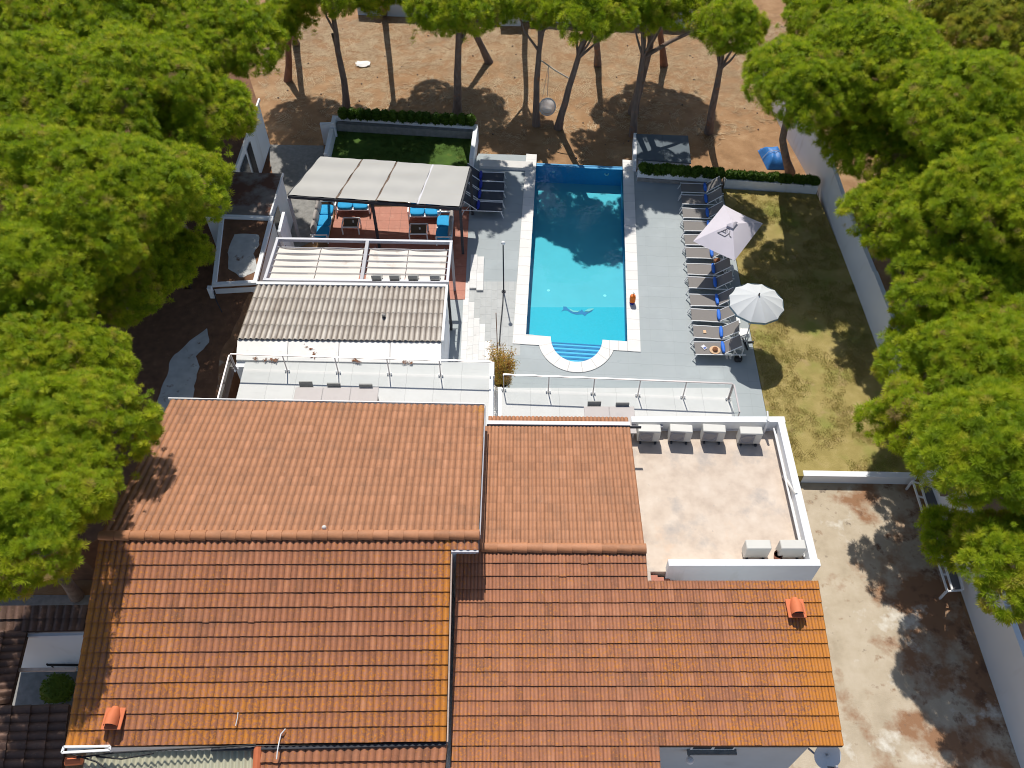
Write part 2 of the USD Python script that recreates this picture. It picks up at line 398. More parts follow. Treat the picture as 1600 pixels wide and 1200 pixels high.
def pane_mat(name, tint, ior=1.33, rough=.02, bump=0., bscale=1.5):
    N = {"t": ("transparent_bsdf", {"color": tint}), "gl": ("glossy_bsdf", {"color": (.9, .9, .9), "roughness": rough}),
         "f": ("layer_weight", {"blend": .5}), "pw": ("math", {"math_type": "power", "value2": 4.0}), "ma": ("math", {"math_type": "multiply_add", "value2": .8, "value3": .025}), "mx": ("mix_closure", {})}
    L = [("f.facing", "pw.value1"), ("pw.value", "ma.value1"), ("ma.value", "mx.fac"), ("t.BSDF", "mx.closure1"), ("gl.BSDF", "mx.closure2")]
    if bump:
        N |= {"g": ("geometry", {}), "n": ("noise_texture", {"scale": bscale, "detail": 3.0}), "b": ("bump", {"strength": bump, "distance": .05})}
        L += [("g.position", "n.vector"), ("n.fac", "b.height"), ("b.normal", "gl.normal")]
    return usdkit.material(stage, '/World/Looks/' + name, N, L, surface="mx.closure")


M['water'] = pane_mat('water', (.50, .935, .985), 1.33, .03, .3, 2.2)
M['glass'] = pane_mat('glass', (.93, .95, .95), 1.45)
M['window_glass'] = mat('window_glass', g2((.03, .035, .04), .1), 2, 2, .08, spec=.6)

GZ = -0.45
rng = np.random.default_rng(11)
P2 = lambda q: tuple(q[:2])
# ---------------------------------------------------------------- ground
hole = Polygon([P2(at(x, y, 0)) for x, y in ((837, 256), (974, 262), (983, 538), (942, 576), (860, 574), (819, 528))])
_v, _f = trimesh.creation.triangulate_polygon(sbox(-400, -400, 400, 600).difference(hole), engine='earcut')
tag(obj('ground', (np.c_[_v, np.full(len(_v), GZ)], _f), M['dirt']), kind='structure')


def sheet(name, poly, z, m, thick=None):
    b = MB()
    if thick:
        b.prism(poly, z - thick, z)
    else:
        v, f = trimesh.creation.triangulate_polygon(poly, engine='earcut')
        b.add(np.c_[v, np.full(len(v), z)], f)
    return tag(obj(name, b.out(), m), kind='structure')


def px_poly(pts, z):
    return Polygon([P2(at(x, y, z)) for x, y in pts])


def wobble(poly, amp=.25, step=.35, seed=0):
    n = max(12, int(poly.length / step))
    p = np.array([poly.exterior.interpolate(i / n, True).coords[0] for i in range(n)])
    d = meshkit.fbm(np.c_[p * .9, np.full(n, seed * 3.1)], 3) - .5
    e = meshkit.fbm(np.c_[p * .9, np.full(n, seed * 3.1 + 9)], 3) - .5
    return Polygon(p + amp * 2 * np.c_[d, e]).buffer(0)


# needle-covered soil under the left trees, right of nothing built
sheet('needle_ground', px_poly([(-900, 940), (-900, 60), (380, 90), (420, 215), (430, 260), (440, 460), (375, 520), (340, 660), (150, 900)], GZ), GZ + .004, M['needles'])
sheet('yard', px_poly([(1150, 748), (1428, 752), (1640, 1300), (1150, 1300)], GZ), GZ + .012, M['concrete_yard'])
UZ = 1.7
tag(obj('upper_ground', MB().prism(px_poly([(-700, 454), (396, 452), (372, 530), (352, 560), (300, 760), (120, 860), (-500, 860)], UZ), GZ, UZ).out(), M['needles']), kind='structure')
_p = wobble(px_poly([(325, 512), (332, 530), (312, 552), (318, 570), (306, 600), (300, 640), (236, 640), (248, 605), (272, 560), (300, 530)], UZ), .3, .18, 3)
sheet('path', max(getattr(_p, 'geoms', [_p]), key=lambda g: g.area), UZ + .012, M['pale_concrete'])
_p = wobble(px_poly([(385, 458), (402, 455), (374, 530), (360, 560), (347, 625), (338, 625), (350, 540), (372, 500)], UZ), .2, .25, 21)
sheet('bare_soil', max(getattr(_p, 'geoms', [_p]), key=lambda g: g.area), UZ + .006, M['soil'])
sheet('path', wobble(px_poly([(418, 226), (506, 228), (500, 372), (440, 400), (430, 300)], GZ), .05, .4, 4), GZ + .016, M['stone_gray'])

# ---------------------------------------------------------------- pool
pfl, pfr, pnr, pnl = (at(x, y)[:2] for x, y in ((838, 257), (973, 263), (980, 534), (822, 523)))
bl, br = at(861, 526.5)[:2], at(941, 531.5)[:2]
bc = (bl + br) / 2
brad = np.linalg.norm(br - bl) / 2
bdir = (br - bl) / np.linalg.norm(br - bl)
bdn = np.array([bdir[1], -bdir[0]])
bay = [bc + brad * (np.cos(a) * bdir + 1.2 * np.sin(a) * bdn) for a in np.linspace(0, np.pi, 25)]
pool_poly = Polygon([pfl, pfr, pnr] + bay + [pnl])
ax = (pfl + pfr) / 2 - (pnl + pnr) / 2
ax /= np.linalg.norm(ax)
side = np.array([ax[1], -ax[0]])
CW = .52
bay_outer = Polygon([bc + (brad + CW) * np.cos(a) * bdir + (brad * 1.2 + CW) * np.sin(a) * bdn for a in np.linspace(0, 2 * np.pi, 73)])
outer = unary_union([Polygon([pfl - side * CW + ax * .75, pfr + side * CW + ax * .6, pnr + side * CW - ax * CW, pnl - side * CW - ax * CW]), bay_outer])
ring = outer.difference(pool_poly).difference(Polygon([pfl, pfr, pfr + ax * 3, pfl + ax * 3]))
deck_poly = px_poly([(748, 240), (838, 243), (838, 262), (992, 268), (1127, 291), (1199, 655), (1200, 720), (600, 720), (640, 330), (715, 330), (735, 262)], 0)
deck_shape = deck_poly.difference(outer)
dk = sheet('deck', deck_shape, -.008, M['deck'], .42)
_ps = []
for _i in range(-14, 16):
    for _j in range(0, 34):
        o = (pnl + pnr) / 2 + side * (_i * .92 + .2) + ax * (-8.5 + _j * .61)
        q = Polygon([o, o + side * .917, o + side * .917 + ax * .607, o + ax * .607]).intersection(deck_shape)
        for g in getattr(q, 'geoms', [q]):
            if g.area > .01 and g.centroid.y > 17.3:
                _ps.append(g)
_ps.sort(key=lambda g: -g.area)
for g in _ps[:300]:
    obj('deck_slab', MB().prism(g, -.007, 0).out(), M['deck'], dk)
if _ps[300:]:
    b_ = MB()
    for g in _ps[300:]:
        b_.prism(g, -.007, 0)
    obj('deck_slabs', b_.out(), M['deck'], dk, kind='stuff')
pool = thing('swimming_pool', 'rectangular blue tiled swimming pool with rounded step bay', 'pool', (*bc, 0))
ZF1, ZF2, YL = -.75, -1.05, at(900, 480, -.75)[1]


def floor_z(y):
    return ZF1 + (ZF2 - ZF1) * np.clip((y - YL) / 5.5, 0, 1)


big = lambda y0, y1: sbox(-50, y0, 50, y1)
for nm, reg, m in (('pool_floor', big(-10, YL), M['pool_deep']), ('pool_floor', big(YL, YL + 5.5), M['pool_floor']), ('pool_floor', big(YL + 5.5, 60), M['pool_floor'])):
    pp = pool_poly.buffer(.01).intersection(reg)
    v, f = trimesh.creation.triangulate_polygon(pp, engine='earcut')
    obj(nm, (np.c_[v, floor_z(v[:, 1])], f), m, pool)
wl = np.array(pool_poly.exterior.coords)
b = MB()
for i in range(len(wl) - 1):
    a0, a1 = wl[i], wl[i + 1]
    far = (min(a0[1], a1[1]) > 32.5)
    top = -.12 if far else 0.02
    b.add([(*a0, top), (*a1, top), (*a1, -2.2), (*a0, -2.2)], [(0, 1, 2, 3)])
obj('pool_wall', b.out(), M['pool_wall'], pool)
b = MB()   # the overflow edge at the far end
for w0, w1, zt in ((0.002, .12, -.085), (.12, .20, -.2), (.20, .27, -.12)):
    q = [pfl + ax * w0, pfr + ax * w0, pfr + ax * w1, pfl + ax * w1]
    b.prism(Polygon(q), GZ, zt)
obj('overflow_edge', b.out(), M['pool_wall'], pool)
for k in range(5):  # round steps in the bay
    w = .5 - (-.03, .20, .445, .69, .93)[k]
    cut = Polygon([bc + bdir * 3 + bdn * (-w + .5 + .0), bc - bdir * 3 + bdn * (-w + .5), bc - bdir * 3 + bdn * 5, bc + bdir * 3 + bdn * 5])
    st = Polygon([br] + bay + [bl]).buffer(-.012).intersection(cut)
    if st.is_empty:
        continue
    z = -.30 + .05 * k
    obj('step', MB().prism(st, -.76, z).out(), M['pool_step'], pool)
    st2 = st.intersection(Polygon([bc + bdir * 3 + bdn * (-w + .5), bc - bdir * 3 + bdn * (-w + .5), bc - bdir * 3 + bdn * (-w + .6), bc + bdir * 3 + bdn * (-w + .6)]))
    if not st2.is_empty:
        obj('step_edge', MB().prism(st2, z + .004, z + .012).out(), M['pool_line'], pool)
for x, y in ((865, 266), (948, 271)):
    c = at(x, y, -.35)
    r = trimesh.creation.torus(.085, .035, major_sections=16, minor_sections=8)
    r.apply_transform(trimesh.transformations.rotation_matrix(math.radians(40), (1, 0, 0)))
    r.apply_translation(c)
    obj('pool_light', r, M['white_paint'], pool, True)
for x, y in ((857, 453.5), (945, 462)):
    c = at(x, y, floor_z(25.5))
    c[2] = floor_z(c[1]) + .005
    obj('drain_cover', trimesh.creation.cylinder(.07, .01, sections=16, transform=trimesh.transformations.translation_matrix(c)), M['white_paint'], pool)
# the dolphin laid in mosaic on the pool floor
zd = ZF1 + .006
D = lambda pts: px_poly(pts, ZF1)
dark = D([(880, 479), (885, 479.5), (888, 483), (894, 487), (903, 488.5), (907, 486), (909, 483.5), (912, 487.5), (920, 487.5), (927, 484), (928, 482.5), (924, 487), (917, 490.5), (914, 494), (910, 491), (900, 491.5), (892, 489), (886, 485), (881, 485), (877, 487), (880, 483.5)])
light = D([(890, 482.5), (896, 485.5), (903, 486.2), (906, 484.6), (903, 488), (896, 488), (890.5, 485)])
light2 = D([(913, 486.5), (919, 482.8), (927, 482), (927.5, 483.5), (920, 487)])
obj('dolphin_mosaic', MB().prism(dark.buffer(0), ZF1 + .004, ZF1 + .010).out(), M['pool_line'], pool)
obj('dolphin_belly', MB().prism(light.buffer(0), ZF1 + .012, ZF1 + .016).prism(light2.buffer(0), ZF1 + .012, ZF1 + .016).out(), M['cap_tile'], pool)
# coping slabs, one by one
cuts = []
for k in range(-3, 22):
    o = (pnl + pnr) / 2 + ax * (.02 + k * .56)
    if k >= 0:
        cuts.append(LineString([o - side * 6, o + side * 6]))
for s_ in (-1, 1):
    for k in range(3):
        o = (pnl + pnr) / 2 + side * s_ * (1.72 - k * .35 + .3)
        cuts.append(LineString([o - ax * 1.2, o + ax * .01]))
for k in range(1, 9):
    a = np.pi * k / 9
    d = np.cos(a) * bdir + np.sin(a) * bdn
    cuts.append(LineString([bc + d * .6, bc + d * 2.6]))
pieces = list(getattr(ring, 'geoms', [ring]))
for c in cuts:
    nxt = []
    for g in pieces:
        nxt += list(ssplit(g, c).geoms)
    pieces = nxt
for g in pieces:
    g = g.buffer(-.005)
    for h in getattr(g, 'geoms', [g]):
        if h.area > .004:
            obj('coping_slab', MB().prism(h, -.03, .035).out(), M['coping'], pool)
obj('coping_bed', MB().prism(ring, -.44, -.032).out(), M['stone_gray'], pool)
wp = pool_poly.buffer(-.002)
v, f = trimesh.creation.triangulate_polygon(wp, engine='earcut')
tag(obj('water', (np.c_[v, np.full(len(v), -.075)], f), M['water']), kind='structure')

# ---------------------------------------------------------------- lawns
lawn_poly = px_poly([(1128, 294), (1276, 303), (1398, 592), (1424, 744), (1150, 744), (1198, 655)], 0)
lawn_poly = Polygon([P2(at(1129, 294)), P2(at(1277, 303)), P2(at(1399, 592)), P2(at(1424, 743)), (9.0, at(1424, 743)[1]), (9.0, 17.5), P2(at(1200, 655))])
sheet('lawn', lawn_poly.difference(deck_poly.buffer(.004)), -.03, M['lawn'], .4)
back_lawn = px_poly([(524, 196), (742, 210), (733, 264), (512, 254)], 0)
sheet('lawn', back_lawn, -.02, M['lawn_green'], .4)
blade_protos = []


def pompom(n, ln, w, r, loose=.12):
    """A rounded shoot of needles: blades of like length fanned evenly over the upper part of a ball."""
    V, F = [], []
    for i in range(n):
        z = 1 - 1.35 * (i + .5) / n
        a = i * 2.39996
        d = np.array([math.sqrt(1 - z * z) * math.cos(a), math.sqrt(1 - z * z) * math.sin(a), z]) + r.normal(0, loose, 3)
        d /= np.linalg.norm(d)
        t = np.cross(d, [0, 0, 1.0]) + r.normal(0, .25, 3)
        t /= np.linalg.norm(t)
        L = ln * r.uniform(.6, 1.1)
        k = len(V)
        V += [d * L * .25 - t * w * .3, d * L * .25 + t * w * .3, d * L * .8 + t * w * .5, d * L, d * L * .8 - t * w * .5]
        F += [(k, k + 1, k + 2), (k, k + 2, k + 4), (k + 4, k + 2, k + 3)]
    return np.array(V), np.array(F)


def tuft(n, ln, w, spread, r, up=.3):
    V, F = [], []
    for i in range(n):
        d = r.normal(size=3)
        d[2] = abs(d[2]) * (1 - spread) + d[2] * spread + up
        d /= np.linalg.norm(d)
        s = np.cross(d, r.normal(size=3))
        s /= np.linalg.norm(s)
        L = ln * r.uniform(.7, 1.1)
        o = d * L * .12
        k = len(V)
        V += [o - s * w * .5, o + s * w * .5, o + d * L * .65 + s * w * .42, d * L]
        F += [(k, k + 1, k + 2), (k, k + 2, k + 3)]
    return np.array(V), np.array(F)


lib = stage.CreateClassPrim('/World/plant_library')
LIB = T('/World/plant_library', (0, 0, 0))
for nm, mk in (('pine_tuft', 'pine'), ('gray_tuft', 'pine_gray')):
    for k in range(3):
        obj(nm, pompom((120, 90, 70)[k], (.19, .215, .24)[k], .0125, np.random.default_rng(100 + k), (.28, .34, .42)[k]), M[mk], LIB)
for nm, mk in (('dry_grass', 'grass_blade'), ('green_grass', 'grass_blade_green')):
    for k in range(2):
        rr = np.random.default_rng(50 + k)
        V, F = [], []
        for i in range(26):
            p = np.r_[rr.uniform(-.11, .11, 2), 0]
            d = np.r_[rr.normal(size=2) * .6, 1.0]
            d /= np.linalg.norm(d)
            s = np.r_[rr.normal(size=2), 0]
            s /= np.linalg.norm(s)
            V += [p - s * .006, p + s * .006, p + d * rr.uniform(.03, .07)]
            F.append((len(V) - 3, len(V) - 2, len(V) - 1))
        obj(nm, (np.array(V), np.array(F)), M[mk], LIB)


def quats(up, r):
    """Rotations that take +z to the directions up, spun at random."""
    up = up / np.linalg.norm(up, axis=1)[:, None]
    half = up + [0, 0, 1.0]
    half[np.linalg.norm(half, axis=1) < 1e-3] = (1, 0, 0)
    half /= np.linalg.norm(half, axis=1)[:, None]
    q = np.c_[half[:, 2], np.cross(np.broadcast_to([0, 0, 1.0], up.shape), half)]
    t = r.uniform(0, 2 * np.pi, len(up)) / 2
    w, z = np.cos(t), np.sin(t)
    a, bx, by, bz = q.T
    return np.c_[a * w - bz * z, bx * w + by * z, by * w - bx * z, a * z + bz * w]


def scatter(path, protos, P, up, sc, r):
    pi = UsdGeom.PointInstancer.Define(stage, path)
    for k, p in enumerate(protos):
        x = stage.DefinePrim(f'{path}/tuft_{k:03d}')
        x.GetReferences().AddInternalReference(p)
        pi.CreatePrototypesRel().AddTarget(x.GetPath())
    pi.CreatePositionsAttr(Vt.Vec3fArray.FromNumpy(P.astype(np.float32)))
    pi.CreateProtoIndicesAttr(Vt.IntArray.FromNumpy(r.integers(0, len(protos), len(P)).astype(np.int32)))
    pi.CreateOrientationsAttr(Vt.QuathArray([Gf.Quath(*map(float, a)) for a in quats(up, r)]))
    pi.CreateScalesAttr(Vt.Vec3fArray.FromNumpy(np.repeat(sc[:, None], 3, 1).astype(np.float32)))
    return pi


rr = np.random.default_rng(77)
V, F = [], []
for i in range(16):
    p = np.r_[rr.uniform(-.3, .3, 2), rr.uniform(.004, .03)]
    a_ = rr.uniform(0, np.pi)
    d = np.array([math.cos(a_), math.sin(a_) * .6, rr.normal(0, .06)])
    s = np.array([-d[1], d[0], 0])
    L_ = rr.uniform(.06, .2)
    V += [p - d * L_ - s * .012, p - d * L_ + s * .012, p + d * L_ + s * .012, p + d * L_ - s * .012]
    F += [(4 * i, 4 * i + 1, 4 * i + 2), (4 * i, 4 * i + 2, 4 * i + 3)]
M['litter_straw'] = foliage('litter_straw', [(0, (.26, .155, .08)), (.5, (.42, .29, .155)), (1, (.56, .42, .25))], .1, .6)
obj('straw_litter', (np.array(V), np.array(F)), M['litter_straw'], LIB)
cone = trimesh.creation.icosphere(1, .05)
cone.vertices = cone.vertices * (1, 1, .8) + (0, 0, .03)
obj('cone_litter', cone, M['bark'], LIB)


def in_poly(poly, n, r):
    x0, y0, x1, y1 = poly.bounds
    import shapely
    p = np.c_[r.uniform(x0, x1, n), r.uniform(y0, y1, n)]
    return p[shapely.contains_xy(poly, p[:, 0], p[:, 1])]


for nm, poly, protos, n, z in (('grass', lawn_poly.difference(deck_poly).buffer(-.06), ['/World/plant_library/dry_grass', '/World/plant_library/dry_grass_001'], 9000, -.03),
                               ('grass', back_lawn.buffer(-.05), ['/World/plant_library/green_grass', '/World/plant_library/green_grass_001'], 1500, -.02)):
    p = in_poly(poly, n, rng)
    keep = meshkit.fbm(np.c_[p * 1.3, np.zeros(len(p))], 3, 5) > .42
    p = p[keep]
    path = '/World/' + numbered('/World', nm)
    scatter(path, protos, np.c_[p, np.full(len(p), z)], np.tile([0, 0, 1.0], (len(p), 1)) + rng.normal(size=(len(p), 3)) * .08, rng.uniform(.6, 1.3, len(p)), rng)
    tag(T(path, (0, 0, 0)), 'short dry patchy grass on the lawn beside the long white wall' if z == -.03 else 'short green grass on the shaded lawn behind the pergola', 'grass', kind='stuff')


back = px_poly([(400, 30), (1230, 40), (1215, 200), (990, 262), (500, 225), (420, 200)], GZ).difference(unary_union([back_lawn.buffer(.4), outer.buffer(.3)]))
p = in_poly(back, 5200, rng)
p = p[rng.uniform(size=len(p)) < np.clip((p[:, 1] - 34) / 11, .10, 1)]
scatter('/World/pine_litter', ['/World/plant_library/straw_litter'], np.c_[p, np.full(len(p), GZ)], np.tile([0, 0, 1.0], (len(p), 1)), rng.uniform(.5, 1.2, len(p)), rng)
tag(T('/World/pine_litter', (0, 0, 0)), 'pale dry needle litter strewn over the bare brown earth', 'needle litter', kind='stuff')
p = in_poly(back, 130, rng)
scatter('/World/pine_cones', ['/World/plant_library/cone_litter'], np.c_[p, np.full(len(p), GZ)], np.tile([0, 0, 1.0], (len(p), 1)), rng.uniform(.5, 1.0, len(p)), rng)
tag(T('/World/pine_cones', (0, 0, 0)), 'dark pine cones lying scattered on the bare brown earth', 'pine cones', kind='stuff')


# ---------------------------------------------------------------- walls
def wall(name, pts, z0, z1, t, label, cat='wall', m=None, cap=.0):
    """A wall along a polyline of ground points; z1 may be one height per point."""
    line = LineString(pts)
    th = thing(name, label, cat, (*pts[0], z0))
    zs = np.broadcast_to(z1, len(pts))
    if np.ptp(zs) < 1e-6:
        obj('wall_face', MB().prism(line.buffer(t / 2, cap_style=2, join_style=2), z0, zs[0]).out(), m or M['white_wall'], th)
        if cap:
            obj('wall_cap', MB().prism(line.buffer(t / 2 + cap, cap_style=2, join_style=2), zs[0] + .002, zs[0] + .045).out(), M['white_paint'], th)
    else:
        for i in range(len(pts) - 1):
            a, c = np.array(pts[i]), np.array(pts[i + 1])
            d = (c - a) / np.linalg.norm(c - a)
            n = np.array([d[1], -d[0]]) * t / 2
            c2 = c - d * .003
            v = [(*(a + n), z0), (*(c2 + n), z0), (*(c2 - n), z0), (*(a - n), z0), (*(a + n), zs[i]), (*(c2 + n), zs[i]), (*(c2 - n), zs[i]), (*(a - n), zs[i])]
            obj('wall_panel', MB().add(v, [(0, 3, 2, 1), (4, 5, 6, 7), (0, 1, 5, 4), (1, 2, 6, 5), (2, 3, 7, 6), (3, 0, 4, 7)]).out(), m or M['white_wall'], th)
    return th


g0 = lambda x, y: P2(at(x, y, GZ))
rw = [g0(1185, 130), g0(1222, 205), g0(1250, 255), g0(1277, 305), g0(1300, 379), g0(1338, 480), g0(1376, 585), g0(1428, 730), g0(1504, 933), g0(1594, 1200), g0(1625, 1300)]
rw = [(x + .1, y) for x, y in rw]
wall('boundary_wall', rw, GZ, [1.5, 1.6, 1.75, 1.55, 1.6, 1.65, 1.65, 1.7, 1.65, 1.7, 1.7], .18, 'long white boundary wall along the right edge of lawn and yard')
nw = [P2(at(524, 197)), P2(at(742, 211))]
wall('garden_wall', [P2(at(512, 256)), P2(at(525, 197)), P2(at(744, 211)), P2(at(737, 262))], -.44, .55, .2, 'white garden wall around three sides of the shaded green lawn')
wall('garden_wall', [P2(at(504, 213)), P2(at(527, 212))], GZ, .75, .16, 'short white wall stub left of the shaded green lawn')
wall('garden_wall', [P2(at(750, 258)), P2(at(832, 262))], -.2, .16, .5, 'low pale kerb wall behind the four left loungers', m=M['cap_tile'])
wall('garden_wall', [P2(at(995, 280)), P2(at(1112, 288))], -.2, .62, .22, 'white planter wall behind the first lounger near the pool end')
wall('garden_wall', [P2(at(1131, 290)), P2(at(1275, 300))], -.2, .42, .2, 'white planter wall along the far edge of the lawn')
wall('garden_wall', [P2(at(1250, 750, GZ)), P2(at(1424, 753, GZ))], GZ, .02, .22, 'low white retaining wall between dry lawn and concrete yard')
wall('garden_wall', [P2(at(991, 268)), P2(at(992, 213))], GZ, .2, .16, 'white side wall of the dark pump lid beside pool end')
# pump lid beyond the pool
lid = thing('pump_house', 'low dark flat lid of the pump house beyond the pool corner', 'pump house', at(1035, 240, 0))
lq = [at(996, 249, .22), at(1080, 255, .22), at(1075, 212, .22), at(994, 209, .22)]
obj('lid_panel', MB().slab([lq[0], (np.array(lq[0]) + lq[1]) / 2, (np.array(lq[2]) + lq[3]) / 2, lq[3]], .05).out(), M['lid_dark'], lid)
mid = .008 * np.array([1, 0, 0])
obj('lid_panel', MB().slab([(lq[0] + lq[1]) / 2 + mid, lq[1], lq[2], (lq[2] + lq[3]) / 2 + mid], .05).out(), M['lid_dark'], lid)
obj('pump_base', MB().prism(Polygon([P2(q) for q in lq]).buffer(-.06), GZ, .168).out(), M['white_wall'], lid)

# ---------------------------------------------------------------- paving left of the pool
pav = thing('paving', 'stepped strip of white and pale grey pavers left of the pool', 'paving', at(740, 500))
cw, cl = .235, .47
c0 = at(718, 575)
cols = [440, 472, 497, 506, 533, 545, 552]
for i in range(7):
    x0 = -2.02 + i * cw
    y1 = at(730, cols[i])[1]
    y0 = 17.6
    n = int((y1 - y0) / cl)
    for j in range(n):
        ya = y1 - (j + 1) * cl
        obj('white_paver', MB().box(x0, ya + .006, -.02, x0 + cw - .008, ya + cl, .008 + .002 * ((i * 7 + j * 3) % 3)).out(), M['paver_white'], pav)
for i in range(1, 10):
    x0 = -2.02 + i * cw
    y1 = at(730, 440)[1]
    yb = at(730, cols[i])[1] + .006 if i < 7 else at(730, 556)[1]
    n = max(1, int((y1 - yb) / cl))
    for j in range(n):
        h = (y1 - yb) / n
        ya = yb + j * h
        obj('gray_paver', MB().box(x0, ya + .006, -.02, x0 + cw - .008, ya + h, .006).out(), M['paver_gray'], pav)
bench = thing('paving_step', 'raised narrow white paved step between the pergola and the pool', 'step', at(745, 420))
ba, bb_ = at(737, 447, .1), at(757, 397, .1)
for i in range(2):
    for j in range(4):
        xa = -1.78 + i * .29
        yt = bb_[1] - .02 - (.12 if i else 0)
        ya = yt - (j + 1) * .5
        obj('white_paver', MB().box(xa, ya, 0.0, xa + .284, ya + .494, .1).out(), M['paver_white'], bench)


# ---------------------------------------------------------------- tiled roofs
def tile_set(A, B, C, D, nc, nr, ribs=1, amp=.035, lift=.045, seed=0, rows=None, cols=None, lich=None, k=6, jit=.0025, edge=.1):
    """The tiles of one slope, row by row from the ridge AB to the eave DC: lists of (vertices, faces, tone, lichen, row, column)."""
    A, B, C, D = (np.asarray(q, float) for q in (A, B, C, D))
    nrm = np.cross(B - A, D - A)
    nrm /= np.linalg.norm(nrm)
    if nrm[2] < 0:
        nrm = -nrm
    r = np.random.default_rng(seed)
    K = k * ribs
    uu = np.linspace(0, 1, K + 1)
    prof = amp * (.5 - .5 * np.cos(2 * np.pi * ribs * uu)) ** .8
    out = []
    L = np.linalg.norm(D - A) / nr
    for j in (range(nr) if rows is None else rows):
        for i in (range(nc) if cols is None else cols):
            du, dn, dv = r.normal(0, .012), abs(r.normal(0, jit)), r.normal(0, .006) + (.05 if r.uniform() < .006 else 0)
            t = float(np.clip(r.normal(.5, .13), 0, 1))
            u = (i + uu * .985 + du * .3) / nc
            V = []
            for q, (v, z) in enumerate(((j - .06, -.002), (j + .5, lift * .5), (j + .9, lift * .93), (j + 1.0 + dv, lift))):
                v = v / nr
                P = (1 - v) * ((1 - u)[:, None] * A + u[:, None] * B) + v * ((1 - u)[:, None] * D + u[:, None] * C)
                V.append(P + nrm * (prof * (.92 + .08 * q / 2) + z + dn)[:, None])
            lip = V[3] - nrm * (lift * .95)
            n1 = K + 1
            vv = np.vstack(V + [V[3], lip])
            F = []
            for q in range(3):
                for s in range(K):
                    F.append((q * n1 + s, (q + 1) * n1 + s, (q + 1) * n1 + s + 1, q * n1 + s + 1))
            for s in range(K):
                F.append((4 * n1 + s, 5 * n1 + s, 5 * n1 + s + 1, 4 * n1 + s + 1))
            F = np.array(F)
            F = np.vstack([F[:, [0, 1, 2]], F[:, [0, 2, 3]]])
            gr = (.5 + .5 * np.cos(2 * np.pi * ribs * uu)) ** 3
            out.append((vv, F, t, (lich(i / nc, j / nr) if lich else 0.0), j, i, np.r_[np.minimum(gr + .5, 1), gr, gr, np.minimum(gr + edge, 1), np.minimum(gr + edge, 1), gr * 0 + .8]))
    return out


def put_tiles(roof, tiles, m, single_n):
    """The nearest single_n tiles as parts of their own, the rest as one part."""
    single = tiles[:single_n]
    rest = tiles[single_n:]
    for vv, F, t, lc, j, i, g in single:
        obj('tile', (vv, F), m, roof, True, tone={'tone': t, 'lichen': lc, 'groove': g})
    if rest:
        b, tn, lc, gr = MB(), [], [], []
        for vv, F, t, l, j, i, g in rest:
            b.add(vv, F)
            tn.append(np.full(len(vv), t))
            lc.append(np.full(len(vv), l))
            gr.append(g)
        obj('tile_courses', b.out(), m, roof, True, tone={'tone': np.concatenate(tn), 'lichen': np.concatenate(lc), 'groove': np.concatenate(gr)}, kind='stuff')


def ridge_tiles(roof, a, c, n, r, m, seed=0):
    rr = np.random.default_rng(seed)
    a, c = np.asarray(a, float), np.asarray(c, float)
    for i in range(n):
        p, q = a + (c - a) * (i / n), a + (c - a) * ((i + 1.06) / n)
        th = np.linspace(-.15, np.pi + .15, 9)
        V = []
        for e, rad in ((p, r * .9), (q, r * 1.06)):
            for s in th:
                V.append(e + np.array([0, rad * math.cos(s) * 1.15, rad * math.sin(s) * .8 + rr.normal(0, .003)]))
        V = np.array(V)
        F = [(s, 9 + s, 10 + s, s + 1) for s in range(8)] + [(9, 9 + s, 9 + s + 1, 9 + s + 1) for s in range(1, 7)]
        F = np.array(F)
        F = np.vstack([F[:8][:, [0, 1, 2]], F[:8][:, [0, 2, 3]], [(9, 9 + s, 10 + s) for s in range(1, 8)]])
        t = rr.uniform(.3, .8)
        obj('ridge_tile', (V, F), m, roof, True, tone={'tone': t, 'lichen': 0.0, 'groove': 0.0})


def gable(x0, x1, ys, yn, zs, zn, yr, zr, z0=GZ):
    sec = [(ys, z0), (yn, z0), (yn, zn), (yr, zr), (ys, zs)]
    v = [(x, y, z) for x in (x0, x1) for y, z in sec]
    F = [(i, (i + 1) % 5, 5 + (i + 1) % 5, 5 + i) for i in range(5)]
    b = MB().add(v, F)
    b.add(v[:5], [(0, 1, 2), (0, 2, 3), (0, 3, 4)])
    b.add(v[5:], [(0, 2, 1), (0, 3, 2), (0, 4, 3)])
    return b.out()


# left house
XL0, XL1, XL2 = -10.42, -.84, -1.54
ZE, ZR = 5.0, 6.5
NWc, NEc = at(262, 626.5, ZE), at(757, 635.5, ZE)
RWc, REc = at(165, 839, ZR), at(748, 838, ZR)
SWc, SEc = at(95, 1166, ZE), at(697, 1158, ZE)
for q in (NWc, RWc, SWc):
    q[0] = XL0
RM = RWc + (REc - RWc) * ((XL2 - XL0) / (XL1 - XL0))
SEc[0] = XL2
house = thing('tiled_house', 'long white house with old lichen-spotted clay tile roof on the left', 'house', (-5.6, 10.4, GZ))
obj('wall', gable(XL0 + .25, XL2 - .12, SWc[1] + .35, NEc[1] - .35, ZE - .1, ZE - .1, RM[1], ZR - .16), M['white_wall'], house)
obj('wall', gable(XL2 - .11, XL1 - .1, RM[1] + .02, NEc[1] - .36, ZR - .4, ZE - .1, RM[1], ZR - .17), M['white_wall'], house)
dn = np.array([0, 0, .05])
roof = obj('roof', MB().slab([NWc - dn, NEc - dn, REc - dn, RWc - dn], .1).slab([RWc - dn + (0, -.002, 0), RM - dn + (0, -.002, 0), SEc - dn, SWc - dn], .1).out(), M['roof_bed'], house)
lsA = lambda u, v: .09 * v + .20 * max(0, (u - .9) / .1) ** 2 + .14 * max(0, (.12 - u) / .12)
south = tile_set(RWc, RM, SEc, SWc, 56, 14, 1, .042, .027, 1, lich=lsA)
south.sort(key=lambda t: -t[4])
